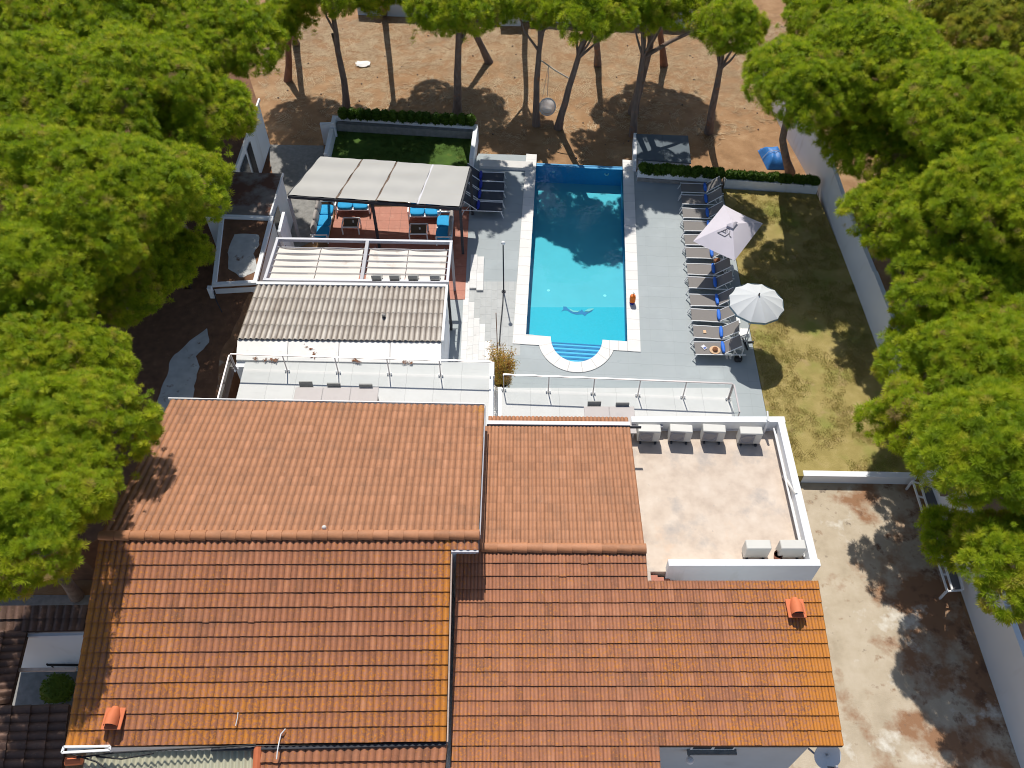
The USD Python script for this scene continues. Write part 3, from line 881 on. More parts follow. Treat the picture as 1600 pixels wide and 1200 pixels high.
E1 = RM + (SEc - RM) / 14
corner = tile_set(RM, REc, REc + (E1 - RM), E1, 4, 1, 1, .042, .036, 8, lich=lambda u, v: .05)
north = tile_set(RWc, REc, NEc, NWc, 52, 15, 1, .036, .026, 2, edge=.5, lich=lambda u, v: -.03 + .22 * max(0, v - .8) / .2 + .22 * max(0, u - .93) / .07)
put_tiles(roof, south + corner, M['tile_old'], 300)
put_tiles(roof, north, M['tile_new'], 0)
ridge_tiles(roof, RWc + (0, .02, .045), REc + (0, .02, .045), 25, .12, M['tile_new'], 3)
obj('ridge_mortar', MB().bar(RWc + (.05, .09, .03), REc + (-.02, .09, .03), .09, .06).out(), M['mortar'], roof)
obj('fascia', MB().bar(at(263, 625, ZE - .06) + (0, .04, 0), at(757, 634, ZE - .06) + (0, .04, 0), .03, .12).out(), M['white_paint'], house)
obj('verge_board', MB().bar(NEc + (.03, 0, -.03), REc + (.03, 0, -.03), .03, .14).out(), M['metal_gray'], house)
obj('flashing', MB().bar(E1 + (.02, -.05, .0), E1 + (XL1 - XL2, -.05, .0), .04, .07).out(), M['metal_light'], house)
obj('verge_board', MB().bar(E1 + (.03, -.1, -.04), SEc + (.03, 0, -.04), .03, .16).out(), M['mortar'], house)
obj('gutter', MB().bar(SWc + (3.4, -.06, -.07), SEc + (0, -.05, -.07), .06, .08).out(), M['metal_dark'], house)
# small round cap on the roof just above the ridge
cp = at(507, 826, ZR)
pcap = thing('roof_pipe', 'small round white pipe cap just behind the left ridge', 'vent', cp)
obj('cap', trimesh.creation.icosphere(2, .06, ).apply_translation(cp + (0, 0, .06)), M['cap_tile'], pcap, True)
obj('pipe', MB().tube([cp - (0, 0, .1), cp + (0, 0, .05)], .03).out(), M['metal_gray'], pcap)

# right house
ZN2, ZR2, ZS2 = 4.1, 5.5, 4.5
n0, n1 = at(757, 667, ZN2), at(985, 669, ZN2)
r0, r1 = at(755, 858, ZR2), at(1008, 860, ZR2)
s1 = at(1318, 1165, ZS2)
n0[0] = r0[0] = -.86
r1[0], n1[0] = 3.5, 3.67
slope = (ZR2 - ZS2) / (r1[1] - s1[1])
row = (r1[1] - s1[1]) / 14


def on2(x, j):
    return np.array([x, r1[1] - row * j, ZR2 - slope * row * j])


house2 = thing('tiled_house', 'white house with red clay tile roof and flat walled terrace on the right', 'house', (2.5, 10, GZ))
obj('wall', gable(-.9, 3.36, on2(0, 15.4)[1], n0[1] - .3, on2(0, 15.4)[2] - .12, ZN2 - .1, r1[1], ZR2 - .16), M['white_wall'], house2)
yB = on2(0, 2.45)
ys = on2(0, 13.3)
v = [(x, y, z) for x in (3.37, 7.42) for y, z in ((ys[1], GZ), (yB[1] - .05, GZ), (yB[1] - .05, yB[2] - .12), (ys[1], ys[2] - .12))]
obj('wall', MB().add(v, [(0, 1, 2, 3), (7, 6, 5, 4), (0, 4, 5, 1), (1, 5, 6, 2), (2, 6, 7, 3), (3, 7, 4, 0)]).out(), M['gray_wall'], house2)
XS0, XS1, XS2 = -1.46, 3.52, 7.93
J0 = 2.4
roof2 = obj('roof', MB().slab([n0 - dn, n1 - dn, r1 - dn, r0 - dn], .1).slab([on2(XS0, 0) - dn + (0, -.002, 0), on2(XS1 - .002, 0) - dn + (0, -.002, 0), on2(XS1 - .002, 17) - dn, on2(XS0, 17) - dn], .1)
            .slab([on2(XS1, J0) - dn, on2(XS2, J0) - dn, on2(XS2, 14) - dn, on2(XS1, 14) - dn], .1).out(), M['roof_bed'], house2)
NCA, NCB = 26, 27
la = lambda u, v: .0 + .05 * v
lb = lambda u, v: .05 * v + .2 * (max(0, u - .6) / .4) ** 1.5 + .03
sA = tile_set(on2(XS0, 0), on2(XS1, 0), on2(XS1, 17), on2(XS0, 17), NCA, 17, 2, .022, .027, 5, lich=la, k=5)
wB = (XS2 - XS1) / NCB
sB = tile_set(on2(XS1, 2), on2(XS2, 2), on2(XS2, 14), on2(XS1, 14), NCB, 12, 2, .022, .027, 6, lich=lb, k=5)
# the first course of the right part starts at its own top edge
cut = []
for t in sB:
    if t[4] == 0:
        w = t[0].copy()
        n1_ = len(w) // 6
        tq = (J0 - 2.0)
        w[:n1_] = w[:n1_] * (1 - tq) + w[3 * n1_:4 * n1_] * tq
        w[n1_:2 * n1_] = (w[:n1_] + w[3 * n1_:4 * n1_]) / 2
        w[2 * n1_:3 * n1_] = w[:n1_] * .1 + w[3 * n1_:4 * n1_] * .9
        cut.append((w, *t[1:]))
    else:
        cut.append(t)
allS = sA + [(t[0], t[1], t[2], t[3], t[4] + 2, t[5] + NCA, t[6]) for t in cut]
allS.sort(key=lambda t: -t[4])
# trim what lies out of the frame's foot
put_tiles(roof2, [t for t in allS if t[4] < 16] + [t for t in allS if t[4] >= 16], M['tile_old'], 300)
nor2 = tile_set(r0, r1, n1, n0, 20, 15, 2, .022, .024, 9, edge=.5, lich=lambda u, v: -.04 + .2 * max(0, v - .85) / .15 * (1 - u), k=5)
put_tiles(roof2, nor2, M['tile_new'], 0)
ridge_tiles(roof2, r0 + (.06, .03, .045), r1 + (0, .03, .045), 11, .12, M['tile_new'], 4)
obj('ridge_mortar', MB().bar(r0 + (.06, .1, .03), r1 + (0, .1, .03), .09, .06).out(), M['mortar'], roof2)
obj('gutter', MB().bar(n0 + (.08, .13, .02), n1 + (0, .13, .02), .13, .10).out(), M['white_paint'], house2)
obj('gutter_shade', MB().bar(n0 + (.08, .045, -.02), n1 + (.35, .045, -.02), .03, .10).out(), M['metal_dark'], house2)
can = tile_set(n0 + (.12, .2, .02), n1 + (-.03, .2, .02), n1 + (-.03, .42, -.05), n0 + (.12, .42, -.05), 36, 1, 1, .03, .02, 12)
cr = obj('canopy', MB().slab([n0 + (.12, .2, -.03), n1 + (-.03, .2, -.03), n1 + (-.03, .42, -.1), n0 + (.12, .42, -.1)], .06).out(), M['roof_bed'], house2)
put_tiles(cr, can, M['tile_new'], 300)
# window and lamp on the wall under the south eave
wy = ys[1]
wx = at(1120, 1172, 3.9)[0]
wn = obj('window', MB().box(wx - .55, wy - .03, 3.35, wx + .55, wy + .0, 4.2).out(), M['white_paint'], house2)
for s_ in (-1, 1):
    obj('pane', MB().box(wx + s_ * .27 - .23, wy - .036, 3.42, wx + s_ * .27 + .23, wy - .031, 4.13).out(), M['window_glass'], wn)
obj('window_sill', MB().box(wx - .62, wy - .14, 3.29, wx + .62, wy - .002, 3.345).out(), M['stone_gray'], wn)
lx = at(1078, 1194, 3.2)[0]
lp = obj('wall_lamp', MB().tube([(lx, wy, 3.2), (lx, wy - .22, 3.22)], .02, 6).out(), M['metal_dark'], house2)
obj('lamp_globe', trimesh.creation.icosphere(2, .1).apply_translation((lx, wy - .25, 3.25)), M['white_paint'], lp, True)
# terrace of the right house
TZ = 2.9
tx0, tx1, ty0, ty1 = 3.46, 8.52, 10.9, 15.98
ter = obj('terrace', MB().box(tx0, 11.0, GZ, tx1 + .2, ty1 + .2, TZ).box(tx0, 9.4, GZ, 4.03, 10.998, TZ).out(), M['terrace'], house2)
obj('parapet', MB().box(3.86, ty1, TZ + .002, 8.82, ty1 + .22, TZ + .5).out(), M['white_wall'], ter)
obj('parapet', MB().box(8.58, 11.123, TZ + .002, 8.8, ty1 - .003, TZ + .5).out(), M['white_wall'], ter)
nx = at(1046, 875, TZ + .72)
obj('parapet', MB().box(nx[0], 10.92, TZ - 1.6, 8.83, 11.12, TZ + .55).out(), M['white_wall'], ter)
for k in range(3):
    obj('pipe', MB().tube([(8.56 - .05 * k, 11.4, TZ + .14 + .09 * k), (8.56 - .05 * k, ty1 - .12, TZ + .14 + .09 * k)], .025, 6).out(), M['white_paint'], ter)
obj('pipe', MB().tube([(8.5, 14.2, TZ + .1), (8.62, 13.3, TZ + .5)], .05, 8).out(), M['cap_tile'], ter)
obj('pipe', MB().tube([(3.9, ty1 - .05, TZ + .12), (8.4, ty1 - .05, TZ + .1)], .022, 6).out(), M['metal_light'], ter)
obj('conduit_box', cbox((4.78, ty1 - .06, TZ + .3), (.2, .12, .16), .02), M['metal_gray'], ter)
px_ = at(1198, 652, TZ + .6)
obj('drain_post', MB().tube([(px_[0], ty1 - .08, TZ), (px_[0], ty1 - .08, TZ + .72)], .04, 8).tube([(px_[0], ty1 - .1, TZ + .66), (px_[0] + .01, ty1 + .25, TZ + .75)], .03, 8).out(), M['white_paint'], ter)
for k in range(6):
    obj('stair_step', MB().box(4.035 + .2 * k, 9.6, TZ - .17 * (k + 1) - .17, 4.035 + .2 * (k + 1) - .004, 10.9, TZ - .13 * k - .02).out(), M['terracotta'], ter)

# air conditioners
first_ac = None
acs = [(995, 690.5, 'first'), (1044, 690.5, 'second'), (1095, 690.5, 'third'), (1152, 694, 'fourth')]


def make_ac(name, label, base, rz, w=.72):
    t = thing(name, label, 'air conditioner', base, 'air conditioners on the flat terrace', rz)
    obj('casing', cbox((0, 0, .36), (w, .30, .56), .02), M['ac_body'], t, False, True)
    g = trimesh.creation.annulus(.0, .21, .012, sections=28) if False else None
    gr = obj('fan_grille', cbox((-.1, -.157, .36), (.46, .012, .46), .004), M['ac_grille'], t, False, True)
    for k in range(7):
        obj('grille_bar', MB().box(-.32, -.170, .16 + .065 * k, .12, -.164, .172 + .065 * k).out(), M['metal_gray'], gr, False, True)
    obj('fan_ring', trimesh.creation.torus(.2, .012, major_sections=24, minor_sections=5).apply_transform(trimesh.transformations.rotation_matrix(np.pi / 2, (1, 0, 0))).apply_translation((-.1, -.168, .36)), M['metal_gray'], gr, True, True)
    obj('service_cover', cbox((.25, -.153, .36), (.17, .01, .5), .003), M['ac_body'], t, False, True)
    for s_ in (-1, 1):
        obj('foot', MB().box(s_ * .24 - .03, -.2, .0, s_ * .24 + .03, .2, .08).out(), M['metal_dark'], t, False, True)
    return t


for i, (x, y, w) in enumerate(acs):
    bpos = at(x, y, TZ + .08)
    base = (bpos[0] + .36, bpos[1] + .16, TZ + .002)
    lab = f'white air conditioner, {w} from the left along the far terrace parapet'
    rz = -.03 if i in (0, 3) else -.07
    if first_ac is None:
        first_ac = make_ac('air_conditioner', lab, base, rz)
    else:
        copy_of(first_ac, base, rz, lab)
for (x, y), w in (((1186, 866), 'left one of two beside the near terrace parapet'), ((1240, 866), 'right one of two in the near terrace corner')):
    bpos = at(x, y, TZ + .5)
    copy_of(first_ac, (bpos[0], 11.55, TZ + .002), math.pi, 'white air conditioner, ' + w)
# pot on the terrace between the two
pt = at(1213, 868, TZ)
pot = thing('plant_pot', 'small terracotta pot between the two near terrace air conditioners', 'pot', (pt[0], 11.45, TZ))
obj('pot', trimesh.creation.revolve([(0, 0), (.09, 0), (.13, .22), (.11, .22), (.1, .19), (0, .19)], 16), M['terracotta'], pot, 30, True)
obj('twig', MB().tube([(0, 0, .18), (.04, .02, .4)], .012, 5).tube([(0, 0, .2), (-.06, .03, .36)], .01, 5).out(), M['bark'], pot, False, True)


# roof vents of clay
def vent(x, y, z, label):
    c = at(x, y, z)
    t = thing('roof_vent', label, 'roof vent', c, 'clay roof vents')
    hood = []
    for a in np.linspace(0, np.pi, 9):
        hood.append((.15 * math.cos(a), .19 * math.sin(a) + .06))
    V = [(x_, y_, z_) for y_, sc in ((.24, .55), (.05, 1.0), (-.2, 1.06)) for x_, z_ in [(p * sc, q * sc) for p, q in hood]]
    F = [(k * 9 + s, k * 9 + 9 + s, k * 9 + 10 + s, k * 9 + s + 1) for k in range(2) for s in range(8)]
    obj('hood', (np.array(V), np.array(F)), M['vent_clay'], t, True, True)
    obj('base_tile', cbox((0, -.02, .02), (.46, .5, .03), .008), M['vent_clay'], t, False, True)
    obj('opening', MB().add([(x_ * .97, -.16, z_) for x_, z_ in hood], [(0, s, s + 1) for s in range(1, 8)]).out(), M['black'], t, False, True)


vent(178, 1122, ZE + .32, 'orange clay vent on the near left corner of the left roof')
vent(1243, 950, on2(0, 3.8)[2] + .06, 'orange clay vent near the top right corner of right roof')

# ---------------------------------------------------------------- balconies
BZ, BZ2 = 2.85, 2.55
bal = thing('balcony', 'pale balcony deck in front of the left house', 'balcony', (-5, 17, BZ))
bx0, bx1 = -9.3, -.78
by1 = at(500, 566, BZ)[1]
for k in range(9):
    xa, xb = bx0 + (bx1 - bx0) * k / 9, bx0 + (bx1 - bx0) * (k + 1) / 9
    obj('floor_slab', MB().box(xa, 14.6, BZ - .2, xb - .004, by1, BZ).out(), M['balcony_floor'], bal)
obj('support_wall', MB().box(bx0 + .02, 14.7, GZ, bx1 - .02, by1 - .1, BZ - .202).out(), M['white_wall'], bal)
obj('kerb', MB().box(bx1, 14.7, BZ - .4, bx1 + .16, by1, BZ + .02).out(), M['white_paint'], bal)
bal2 = thing('balcony', 'pale balcony deck in front of the right house', 'balcony', (3.4, 16.5, BZ2))
cx0, cx1 = -.35, 7.5
cy1 = at(960, 606, BZ2)[1]
for k in range(8):
    xa, xb = cx0 + (cx1 - cx0) * k / 8, cx0 + (cx1 - cx0) * (k + 1) / 8
    obj('floor_slab', MB().box(xa, 14.9 if k < 4 else 16.25, BZ2 - .2, xb - .004, cy1, BZ2).out(), M['balcony_floor'], bal2)
obj('support_wall', MB().box(cx0 + .02, 15.0, GZ, 3.8, cy1 - .1, BZ2 - .202).box(3.8, 16.25, GZ, cx1 - .02, cy1 - .1, BZ2 - .202).out(), M['white_wall'], bal2)
obj('kerb', MB().box(cx0 - .12, 15.0, BZ2 - .4, cx0, cy1, BZ2 + .05).out(), M['white_paint'], bal2)


def railing(label, pts, z, h):
    t = thing('balcony_railing', label, 'railing', (*pts[0][0], z))
    for (a, c, n) in pts:
        a, c = np.array(a), np.array(c)
        d = (c - a) / np.linalg.norm(c - a)
        obj('top_rail', MB().bar((*a, z + h), (*(c - d * .025), z + h), .045, .035).out(), M['rail_metal'], t)
        for k in range(n + 1):
            p = a + (c - a) * k / n
            ps = obj('post', MB().tube([(*p, z + .005), (*p, z + h - .02)], .021, 6).out(), M['rail_metal'], t)
            for s_ in (-1, 1):
                q = p + d * s_ * .06
                obj('bracket', cbox((*q, z + .06), (.05, .05, .1), .01), M['metal_white'], ps)
            if k < n:
                p2 = a + (c - a) * (k + 1) / n
                q0, q1 = p + d * .07, p2 - d * .07
                obj('glass_pane', MB().add([(*q0, z + h * .1), (*q1, z + h * .1), (*q1, z + h * .9), (*q0, z + h * .9)], [(0, 1, 2, 3)]).out(), M['glass'], t)
    return t


ra, rb = at(370, 578, BZ)[:2], at(769, 590, BZ)[:2]
railing('brown metal railing with thin glass panes around the left balcony', [(ra, rb, 5), ((ra[0] - .03, 15.4), (ra[0] - .03, ra[1] - .03), 1), ((rb[0] + .03, 15.4), (rb[0] + .03, rb[1] - .03), 1)], BZ, .86)
rc, rd = at(787, 610, BZ2)[:2], at(1137, 624, BZ2)[:2]
railing('brown metal railing with thin glass panes around the right balcony', [(rc, rd, 5), ((rd[0] + .03, 16.35), (rd[0] + .03, rd[1] - .03), 1)], BZ2, .88)


def dining(name, label, x0, x1, ya, yb, z, n):
    t = thing(name, label, 'table', ((x0 + x1) / 2, (ya + yb) / 2, z))
    w = (x1 - x0) / n
    for k in range(n):
        obj('table_top', cbox((x0 + w * (k + .5), (ya + yb) / 2, z + .72), (w - .008, yb - ya, .04), .012), M['table_top'], t)
    for x in (x0 + .1, x1 - .1):
        for y in (ya + .1, yb - .1):
            obj('leg', MB().box(x - .03, y - .03, z, x + .03, y + .03, z + .698).out(), M['table_top'], t)


ta, tb_ = at(462, 604, BZ + .74), at(592, 607, BZ + .74)
dining('dining_table', 'row of pushed together beige dining tables on the left balcony', ta[0], tb_[0], ta[1] - 1.15, ta[1] - .02, BZ, 3)
tc, td = at(912, 634, BZ2 + .74), at(991, 636, BZ2 + .74)
dining('dining_table', 'beige dining table on the right balcony behind the roof edge', tc[0], td[0], tc[1] - 1.1, tc[1] - .02, BZ2, 2)
chair0 = None
for (x, y, z, ty, lab) in ((477, 601, BZ, ta[1], 'leftmost grey chair at the left balcony table'), (521, 603.5, BZ, ta[1], 'middle grey chair of three at the left balcony table'), (571, 605, BZ, ta[1], 'rightmost grey chair at the left balcony table'),
                           (929, 632, BZ2, tc[1], 'left grey chair at the right balcony table'), (973, 634, BZ2, tc[1], 'right grey chair at the right balcony table')):
    c = at(x, y - 2, z + .84)
    base = (c[0], c[1] - .25, z)
    if chair0 is None:
        chair0 = thing('patio_chair', lab, 'chair', base, 'grey chairs at the balcony tables')
        obj('seat', cbox((0, 0, .43), (.46, .44, .05), .015), M['resin_gray'], chair0, False, True)
        obj('backrest', hull([(s_ * .22, .22 + o, .46) for s_ in (-1, 1) for o in (0, .03)] + [(s_ * .22, .29 + o, .86) for s_ in (-1, 1) for o in (0, .04)]), M['resin_gray'], chair0, False, True)
        for s_ in (-1, 1):
            for y_ in (-.19, .19):
                obj('leg', MB().bar((s_ * .2, y_, .005), (s_ * .19, y_ * .95, .41), .035).out(), M['resin_gray'], chair0, False, True)
            obj('armrest', MB().bar((s_ * .235, -.18, .64), (s_ * .235, .24, .66), .04, .03).out(), M['resin_gray'], chair0, False, True)
    else:
        copy_of(chair0, base, 0, lab)

# ---------------------------------------------------------------- annex with grey tiles
AZ = 2.95
a0, a1, a2, a3 = at(401, 446, AZ + .12), at(697, 450, AZ + .12), at(690, 534, AZ), at(371, 530, AZ)
ann = thing('annex', 'single storey annex with pale weathered tile roof and white slab edge', 'annex', (-6, 21, GZ))
ap = Polygon([P2(q) for q in (a0, a1, a2, a3)])
obj('wall', MB().prism(Polygon([P2(a0 + (.1, .15, 0)), P2(a1 + (-.03, .15, 0)), (a2[0] - .03, 18.75), (a3[0] + .1, 18.75)]), GZ, AZ - .16).out(), M['white_wall'], ann)
ar = obj('roof', MB().slab([a0 - dn, a1 - dn, a2 - dn, a3 - dn], .1).out(), M['cap_tile'], ann)
at_ = tile_set(a0, a1, a2, a3, 37, 4, 1, .075, .006, 21, edge=0, jit=.001, lich=lambda u, v: .1 * math.exp(-((u - .5) / .12) ** 2))
put_tiles(ar, at_, M['tile_gray'], 300)
obj('roof_edge', MB().bar(a0 + (0, .07, .0), a1 + (0, .07, .0), .12, .16).out(), M['white_paint'], ann)
obj('roof_edge', MB().bar(a1 + (.03, .1, 0), a2 + (.03, 0, 0), .09, .16).out(), M['white_paint'], ann)
e0, e1 = at(369, 562, AZ - .05), at(690, 568, AZ - .05)
f0, f1 = at(371, 531.5, AZ - .03), at(690, 535.5, AZ - .03)
for k in range(4):
    u0, u1 = k / 4, (k + 1) / 4 - .0025
    obj('edge_slab', MB().slab([f0 + (f1 - f0) * u0, f0 + (f1 - f0) * u1, e0 + (e1 - e0) * u1, e0 + (e1 - e0) * u0][::-1], .12).out(), M['coping'], ann)
lf = thing('leaf_litter', 'brown heap of dry leaves on the white annex slab', 'leaf litter', at(488, 547, AZ), kind='stuff')
r_ = np.random.default_rng(4)
b = MB()
for pts in ([(480, 541), (486, 546), (491, 553), (489, 558)], [(415, 562), (430, 563)], [(400, 561), (424, 562)], [(632, 566), (640, 567)], [(555, 563), (560, 564)]):
    for k in range(38):
        q = np.array(pts[r_.integers(0, len(pts))], float) + r_.normal(size=2) * (2.0, 1.0)
        c = at(*q, AZ - .03) + (0, 0, r_.uniform(0, .02))
        d = r_.normal(size=(3, 3)) * .035
        d[:, 2] *= .3
        b.add(c + d, [(0, 1, 2)])
obj('leaves', b.out(), M['brown_cloth'], lf)
# grey wall lamp-like cap on the tiles
vc = at(600, 494, AZ + .12)
vt = thing('tile_vent', 'small dark clay cap standing on the pale annex tiles', 'vent', vc)
obj('cap', cbox(vc + (0, 0, .06), (.14, .12, .08), .02), M['stone_gray'], vt)
obj('pipe', MB().tube([vc - (0, 0, .1), vc + (0, 0, .03)], .04).out(), M['metal_dark'], vt)

# ---------------------------------------------------------------- pergola with folding canvas
PZ = 2.7
p0, p1, p2_, p3 = at(434, 374, PZ), at(705, 379, PZ), at(699, 441, PZ), at(414, 438, PZ)
per = thing('canvas_pergola', 'grey metal pergola with two bays of pleated cream canvas', 'pergola', (-5.9, 24, 0))
for a, c in ((p0, p1), (p3, p2_)):
    obj('beam', MB().bar(a + (-.06, 0, 0), c + (.06, 0, 0), .1, .14).out(), M['metal_light'], per)
for a, c in ((p0, p3), (p1, p2_)):
    obj('beam', MB().bar(a + (0, -.055, 0), c + (0, .055, 0), .1, .138).out(), M['metal_light'], per)
m0, m1 = p0 + (p1 - p0) * .52, p3 + (p2_ - p3) * .53
obj('beam', MB().bar(m0 + (0, -.055, .002), m1 + (0, .055, .002), .13, .13).out(), M['metal_gray'], per)
for q in (p0, p1, p2_, p3):
    obj('post', MB().bar((q[0], q[1], 0.0), (q[0], q[1], PZ - .075), .1).out(), M['metal_dark'] if q is p2_ else M['metal_gray'], per)
for bi, (A, B, C, D) in enumerate(((p0, m0, m1, p3), (m0, p1, p2_, m1))):
    A, B, C, D = A + (.12, -.1, -.02), B + (-.12, -.1, -.02), C + (-.12, .1, -.02), D + (.12, .1, -.02)
    for hh in range(2):
        h0, h1 = hh * .5 + .004, hh * .5 + .496
        NU, NV = 10, 60
        V = []
        v0 = .14
        for j in range(NV + 1):
            v = v0 + (1 - v0) * j / NV
            ph = j / NV * 5
            fr = ph - math.floor(ph)
            for i in range(NU + 1):
                u = h0 + (h1 - h0) * i / NU
                sag = .05 * math.sin(np.pi * ((i / NU))) * (.6 + .4 * math.sin(7 * ph + hh + bi))
                wave = -.05 * (fr / .1 if fr < .1 else ((1 - fr) / .9) ** 1.15) - sag * .8 * (fr / .1 if fr < .1 else (1 - fr) / .9)
                P = (1 - v) * ((1 - u) * A + u * B) + v * ((1 - u) * D + u * C)
                if j < 4:
                    P = P + (0, -.08 * math.sin(np.pi * i / NU) * (4 - j) / 4, 0)
                V.append(P + (0, 0, wave))
        F = [(j * (NU + 1) + i, (j + 1) * (NU + 1) + i, (j + 1) * (NU + 1) + i + 1, j * (NU + 1) + i + 1) for j in range(NV) for i in range(NU)]
        obj('canvas', (np.array(V), np.array(F)), M['canvas'], per, True)
    for k in range(6):
        v = .14 + .86 * k / 5
        s0, s1_ = A + (D - A) * v, B + (C - B) * v
        obj('canvas_rod', MB().tube([s0 + (-.05, 0, -.03), s1_ + (.05, 0, -.03)], .018, 6).out(), M['metal_light'], per)
    for k in range(2):
        o = A + (B - A) * (.05 if k == 0 else .95)
        o2 = D + (C - D) * (.05 if k == 0 else .95)
        obj('guide_rail', MB().bar(o + (0, 0, -.2), o2 + (0, 0, -.2), .03).out(), M['metal_gray'], per)
# wall under the pergola's back with shuttered openings seen over the annex edge
for k, x in enumerate((589, 617, 646, 680)):
    c = at(x, 441.5, AZ - .25)
    ob = thing('high_chair', ['leftmost', 'second', 'third', 'rightmost'][k] + ' grey stool back row end under the canvas pergola edge'.replace(' back row end', ''), 'stool', (c[0], 22.95, AZ - .6), 'grey stools beside the annex roof edge')
    obj('backrest', cbox((c[0], 22.93, AZ + .02), (.36, .04, .2), .01), M['resin_gray'], ob)
    obj('seat', cbox((c[0], 23.12, AZ - .2), (.38, .36, .04), .01), M['resin_gray'], ob)
    for s_ in (-1, 1):
        for q in (-.14, .14):
            obj('leg', MB().bar((c[0] + s_ * .15, 23.12 + q, 0.004), (c[0] + s_ * .14, 23.12 + q, AZ - .222), .03).out(), M['resin_gray'], ob)

# ---------------------------------------------------------------- lounge pergola
LZ = 2.6
l0, l1, l2, l3 = at(500, 246, LZ), at(735, 262, LZ), at(719, 324, LZ), at(450, 305, LZ)
lper = thing('lounge_pergola', 'dark pergola roofed with four pale panels over the blue sofas', 'pergola', (-5, 29, 0))
brk = [0, .285, .515, .755, 1]
for k in range(4):
    u0, u1 = brk[k] + .005, brk[k + 1] - .005
    NU, NV = 6, 18
    V = []
    rr = np.random.default_rng(70 + k)
    for j in range(NV + 1):
        for i in range(NU + 1):
            u, v = u0 + (u1 - u0) * i / NU, j / NV
            P = (1 - v) * ((1 - u) * l0 + u * l1) + v * ((1 - u) * l3 + u * l2)
            V.append(P + (0, 0, .05 + .022 * math.sin(v * 17 + k * 1.7) * (1 if k < 3 else .3) + .01 * math.sin(u * 40 + v * 6)))
    V = np.array(V)
    F = [(j * (NU + 1) + i, (j + 1) * (NU + 1) + i, (j + 1) * (NU + 1) + i + 1, j * (NU + 1) + i + 1) for j in range(NV) for i in range(NU)]
    obj('roof_panel', (V, np.array(F)), M['pergola_sheet'], lper, True)
for k in (1, 2, 3):
    A, B = l0 + (l1 - l0) * brk[k], l3 + (l2 - l3) * brk[k]
    obj('panel_joint', MB().bar(A + (0, 0, .01), B + (0, 0, .01), .09, .05).out(), M['gap_litter'] if k < 3 else M['metal_light'], lper)
for a, c in ((l0, l1), (l3, l2)):
    obj('beam', MB().bar(a + (0, 0, -.07), c + (0, 0, -.07), .09, .14).out(), M['metal_dark'], lper)
for a, c in ((l0, l3), (l1, l2)):
    obj('beam', MB().bar(a + (0, -.05, -.07), c + (0, .05, -.07), .09, .138).out(), M['metal_dark'], lper)
lm = l3 + (l2 - l3) * .49
for q, m in ((l0, 'metal_dark'), (l1, 'metal_dark'), (l2, 'metal_dark'), (l3, 'metal_gray'), (lm, 'metal_dark')):
    obj('post', MB().bar((q[0], q[1], 0.0), (q[0], q[1], LZ - .142), .11).out(), M[m], lper)
floor_q = [at(480, 398), at(729, 398), at(729, 300), at(512, 255)]
fl = thing('lounge_floor', 'red terracotta tile floor under the lounge pergola', 'floor', (-5, 28, 0))
fx0, fx1, fy0, fy1 = -8.05, -1.95, 24.6, 30.4
nfx, nfy = 12, 12
obj('floor_bed', MB().box(fx0, fy0, -.44, fx1, fy1, .006).out(), M['stone_gray'], fl)
for i in range(nfx):
    for j in range(nfy):
        wx_, wy_ = (fx1 - fx0) / nfx, (fy1 - fy0) / nfy
        obj('floor_tile', MB().box(fx0 + i * wx_ + .004, fy0 + j * wy_ + .004, .006, fx0 + (i + 1) * wx_ - .004, fy0 + (j + 1) * wy_ - .004, .02 + .001 * ((i * 5 + j * 3) % 3)).out(), M['terracotta'], fl)


def pillow(c, s, rx=0., rz=0.):
    m = trimesh.creation.icosphere(2, 1.0)
    v = m.vertices
    v = np.sign(v) * np.abs(v) ** .55
    m.vertices = v * np.asarray(s) / 2 * np.array([1, 1, 1]) / np.abs(v).max()
    m.apply_transform(trimesh.transformations.rotation_matrix(rx, (1, 0, 0)))
    m.apply_transform(trimesh.transformations.rotation_matrix(rz, (0, 0, 1)))
    m.apply_translation(c)
    return m


def sofa(label, c, L, rz, lit=None, gray=True):
    """A low white framed sofa along x, its back at +y."""
    t = thing('sofa', label, 'sofa', (*c[:2], .02), 'blue lounge sofas', rz)
    for s_ in (-1, 1):
        obj('armrest', MB().bar((s_ * (L / 2 - .03), -.36, .5), (s_ * (L / 2 - .03), .36, .5), .06, .04).out(), M['metal_white'], t, False, True)
        for y_ in (-.33, .33):
            obj('leg', MB().bar((s_ * (L / 2 - .03), y_, 0), (s_ * (L / 2 - .03), y_, .479), .05).out(), M['metal_white'], t, False, True)
    obj('frame', MB().box(-L / 2 + .06, -.36, .2, L / 2 - .06, .36, .25).out(), M['metal_white'], t, False, True)
    n = max(1, round(L / .72))
    w = (L - .16) / n
    for k in range(n):
        x = -L / 2 + .08 + w * (k + .5)
        obj('seat_cushion', pillow((x, -.03, .325), (w - .01, .68, .15)), M['cushion_blue'], t, True, True)
        obj('back_cushion', pillow((x, .27, .55), (w - .03, .16, .42), -.25), M['cushion_gray' if gray else 'cushion_blue'], t, True, True)
    return t


sofa('long blue sofa with grey striped cushions at the left pergola end', at(505, 346, .3), 2.3, np.pi / 2, True)
sofa('blue two-seat sofa at the far edge behind the left coffee table', at(552, 319, .3), 1.55, 0, True, False)
sofa('blue sofa at the far edge behind the right coffee table', at(664, 329, .3), 1.5, 0, False, False)
sofa('blue sofa with grey cushions at the right pergola end', at(695, 356, .3), 1.7, -np.pi / 2)


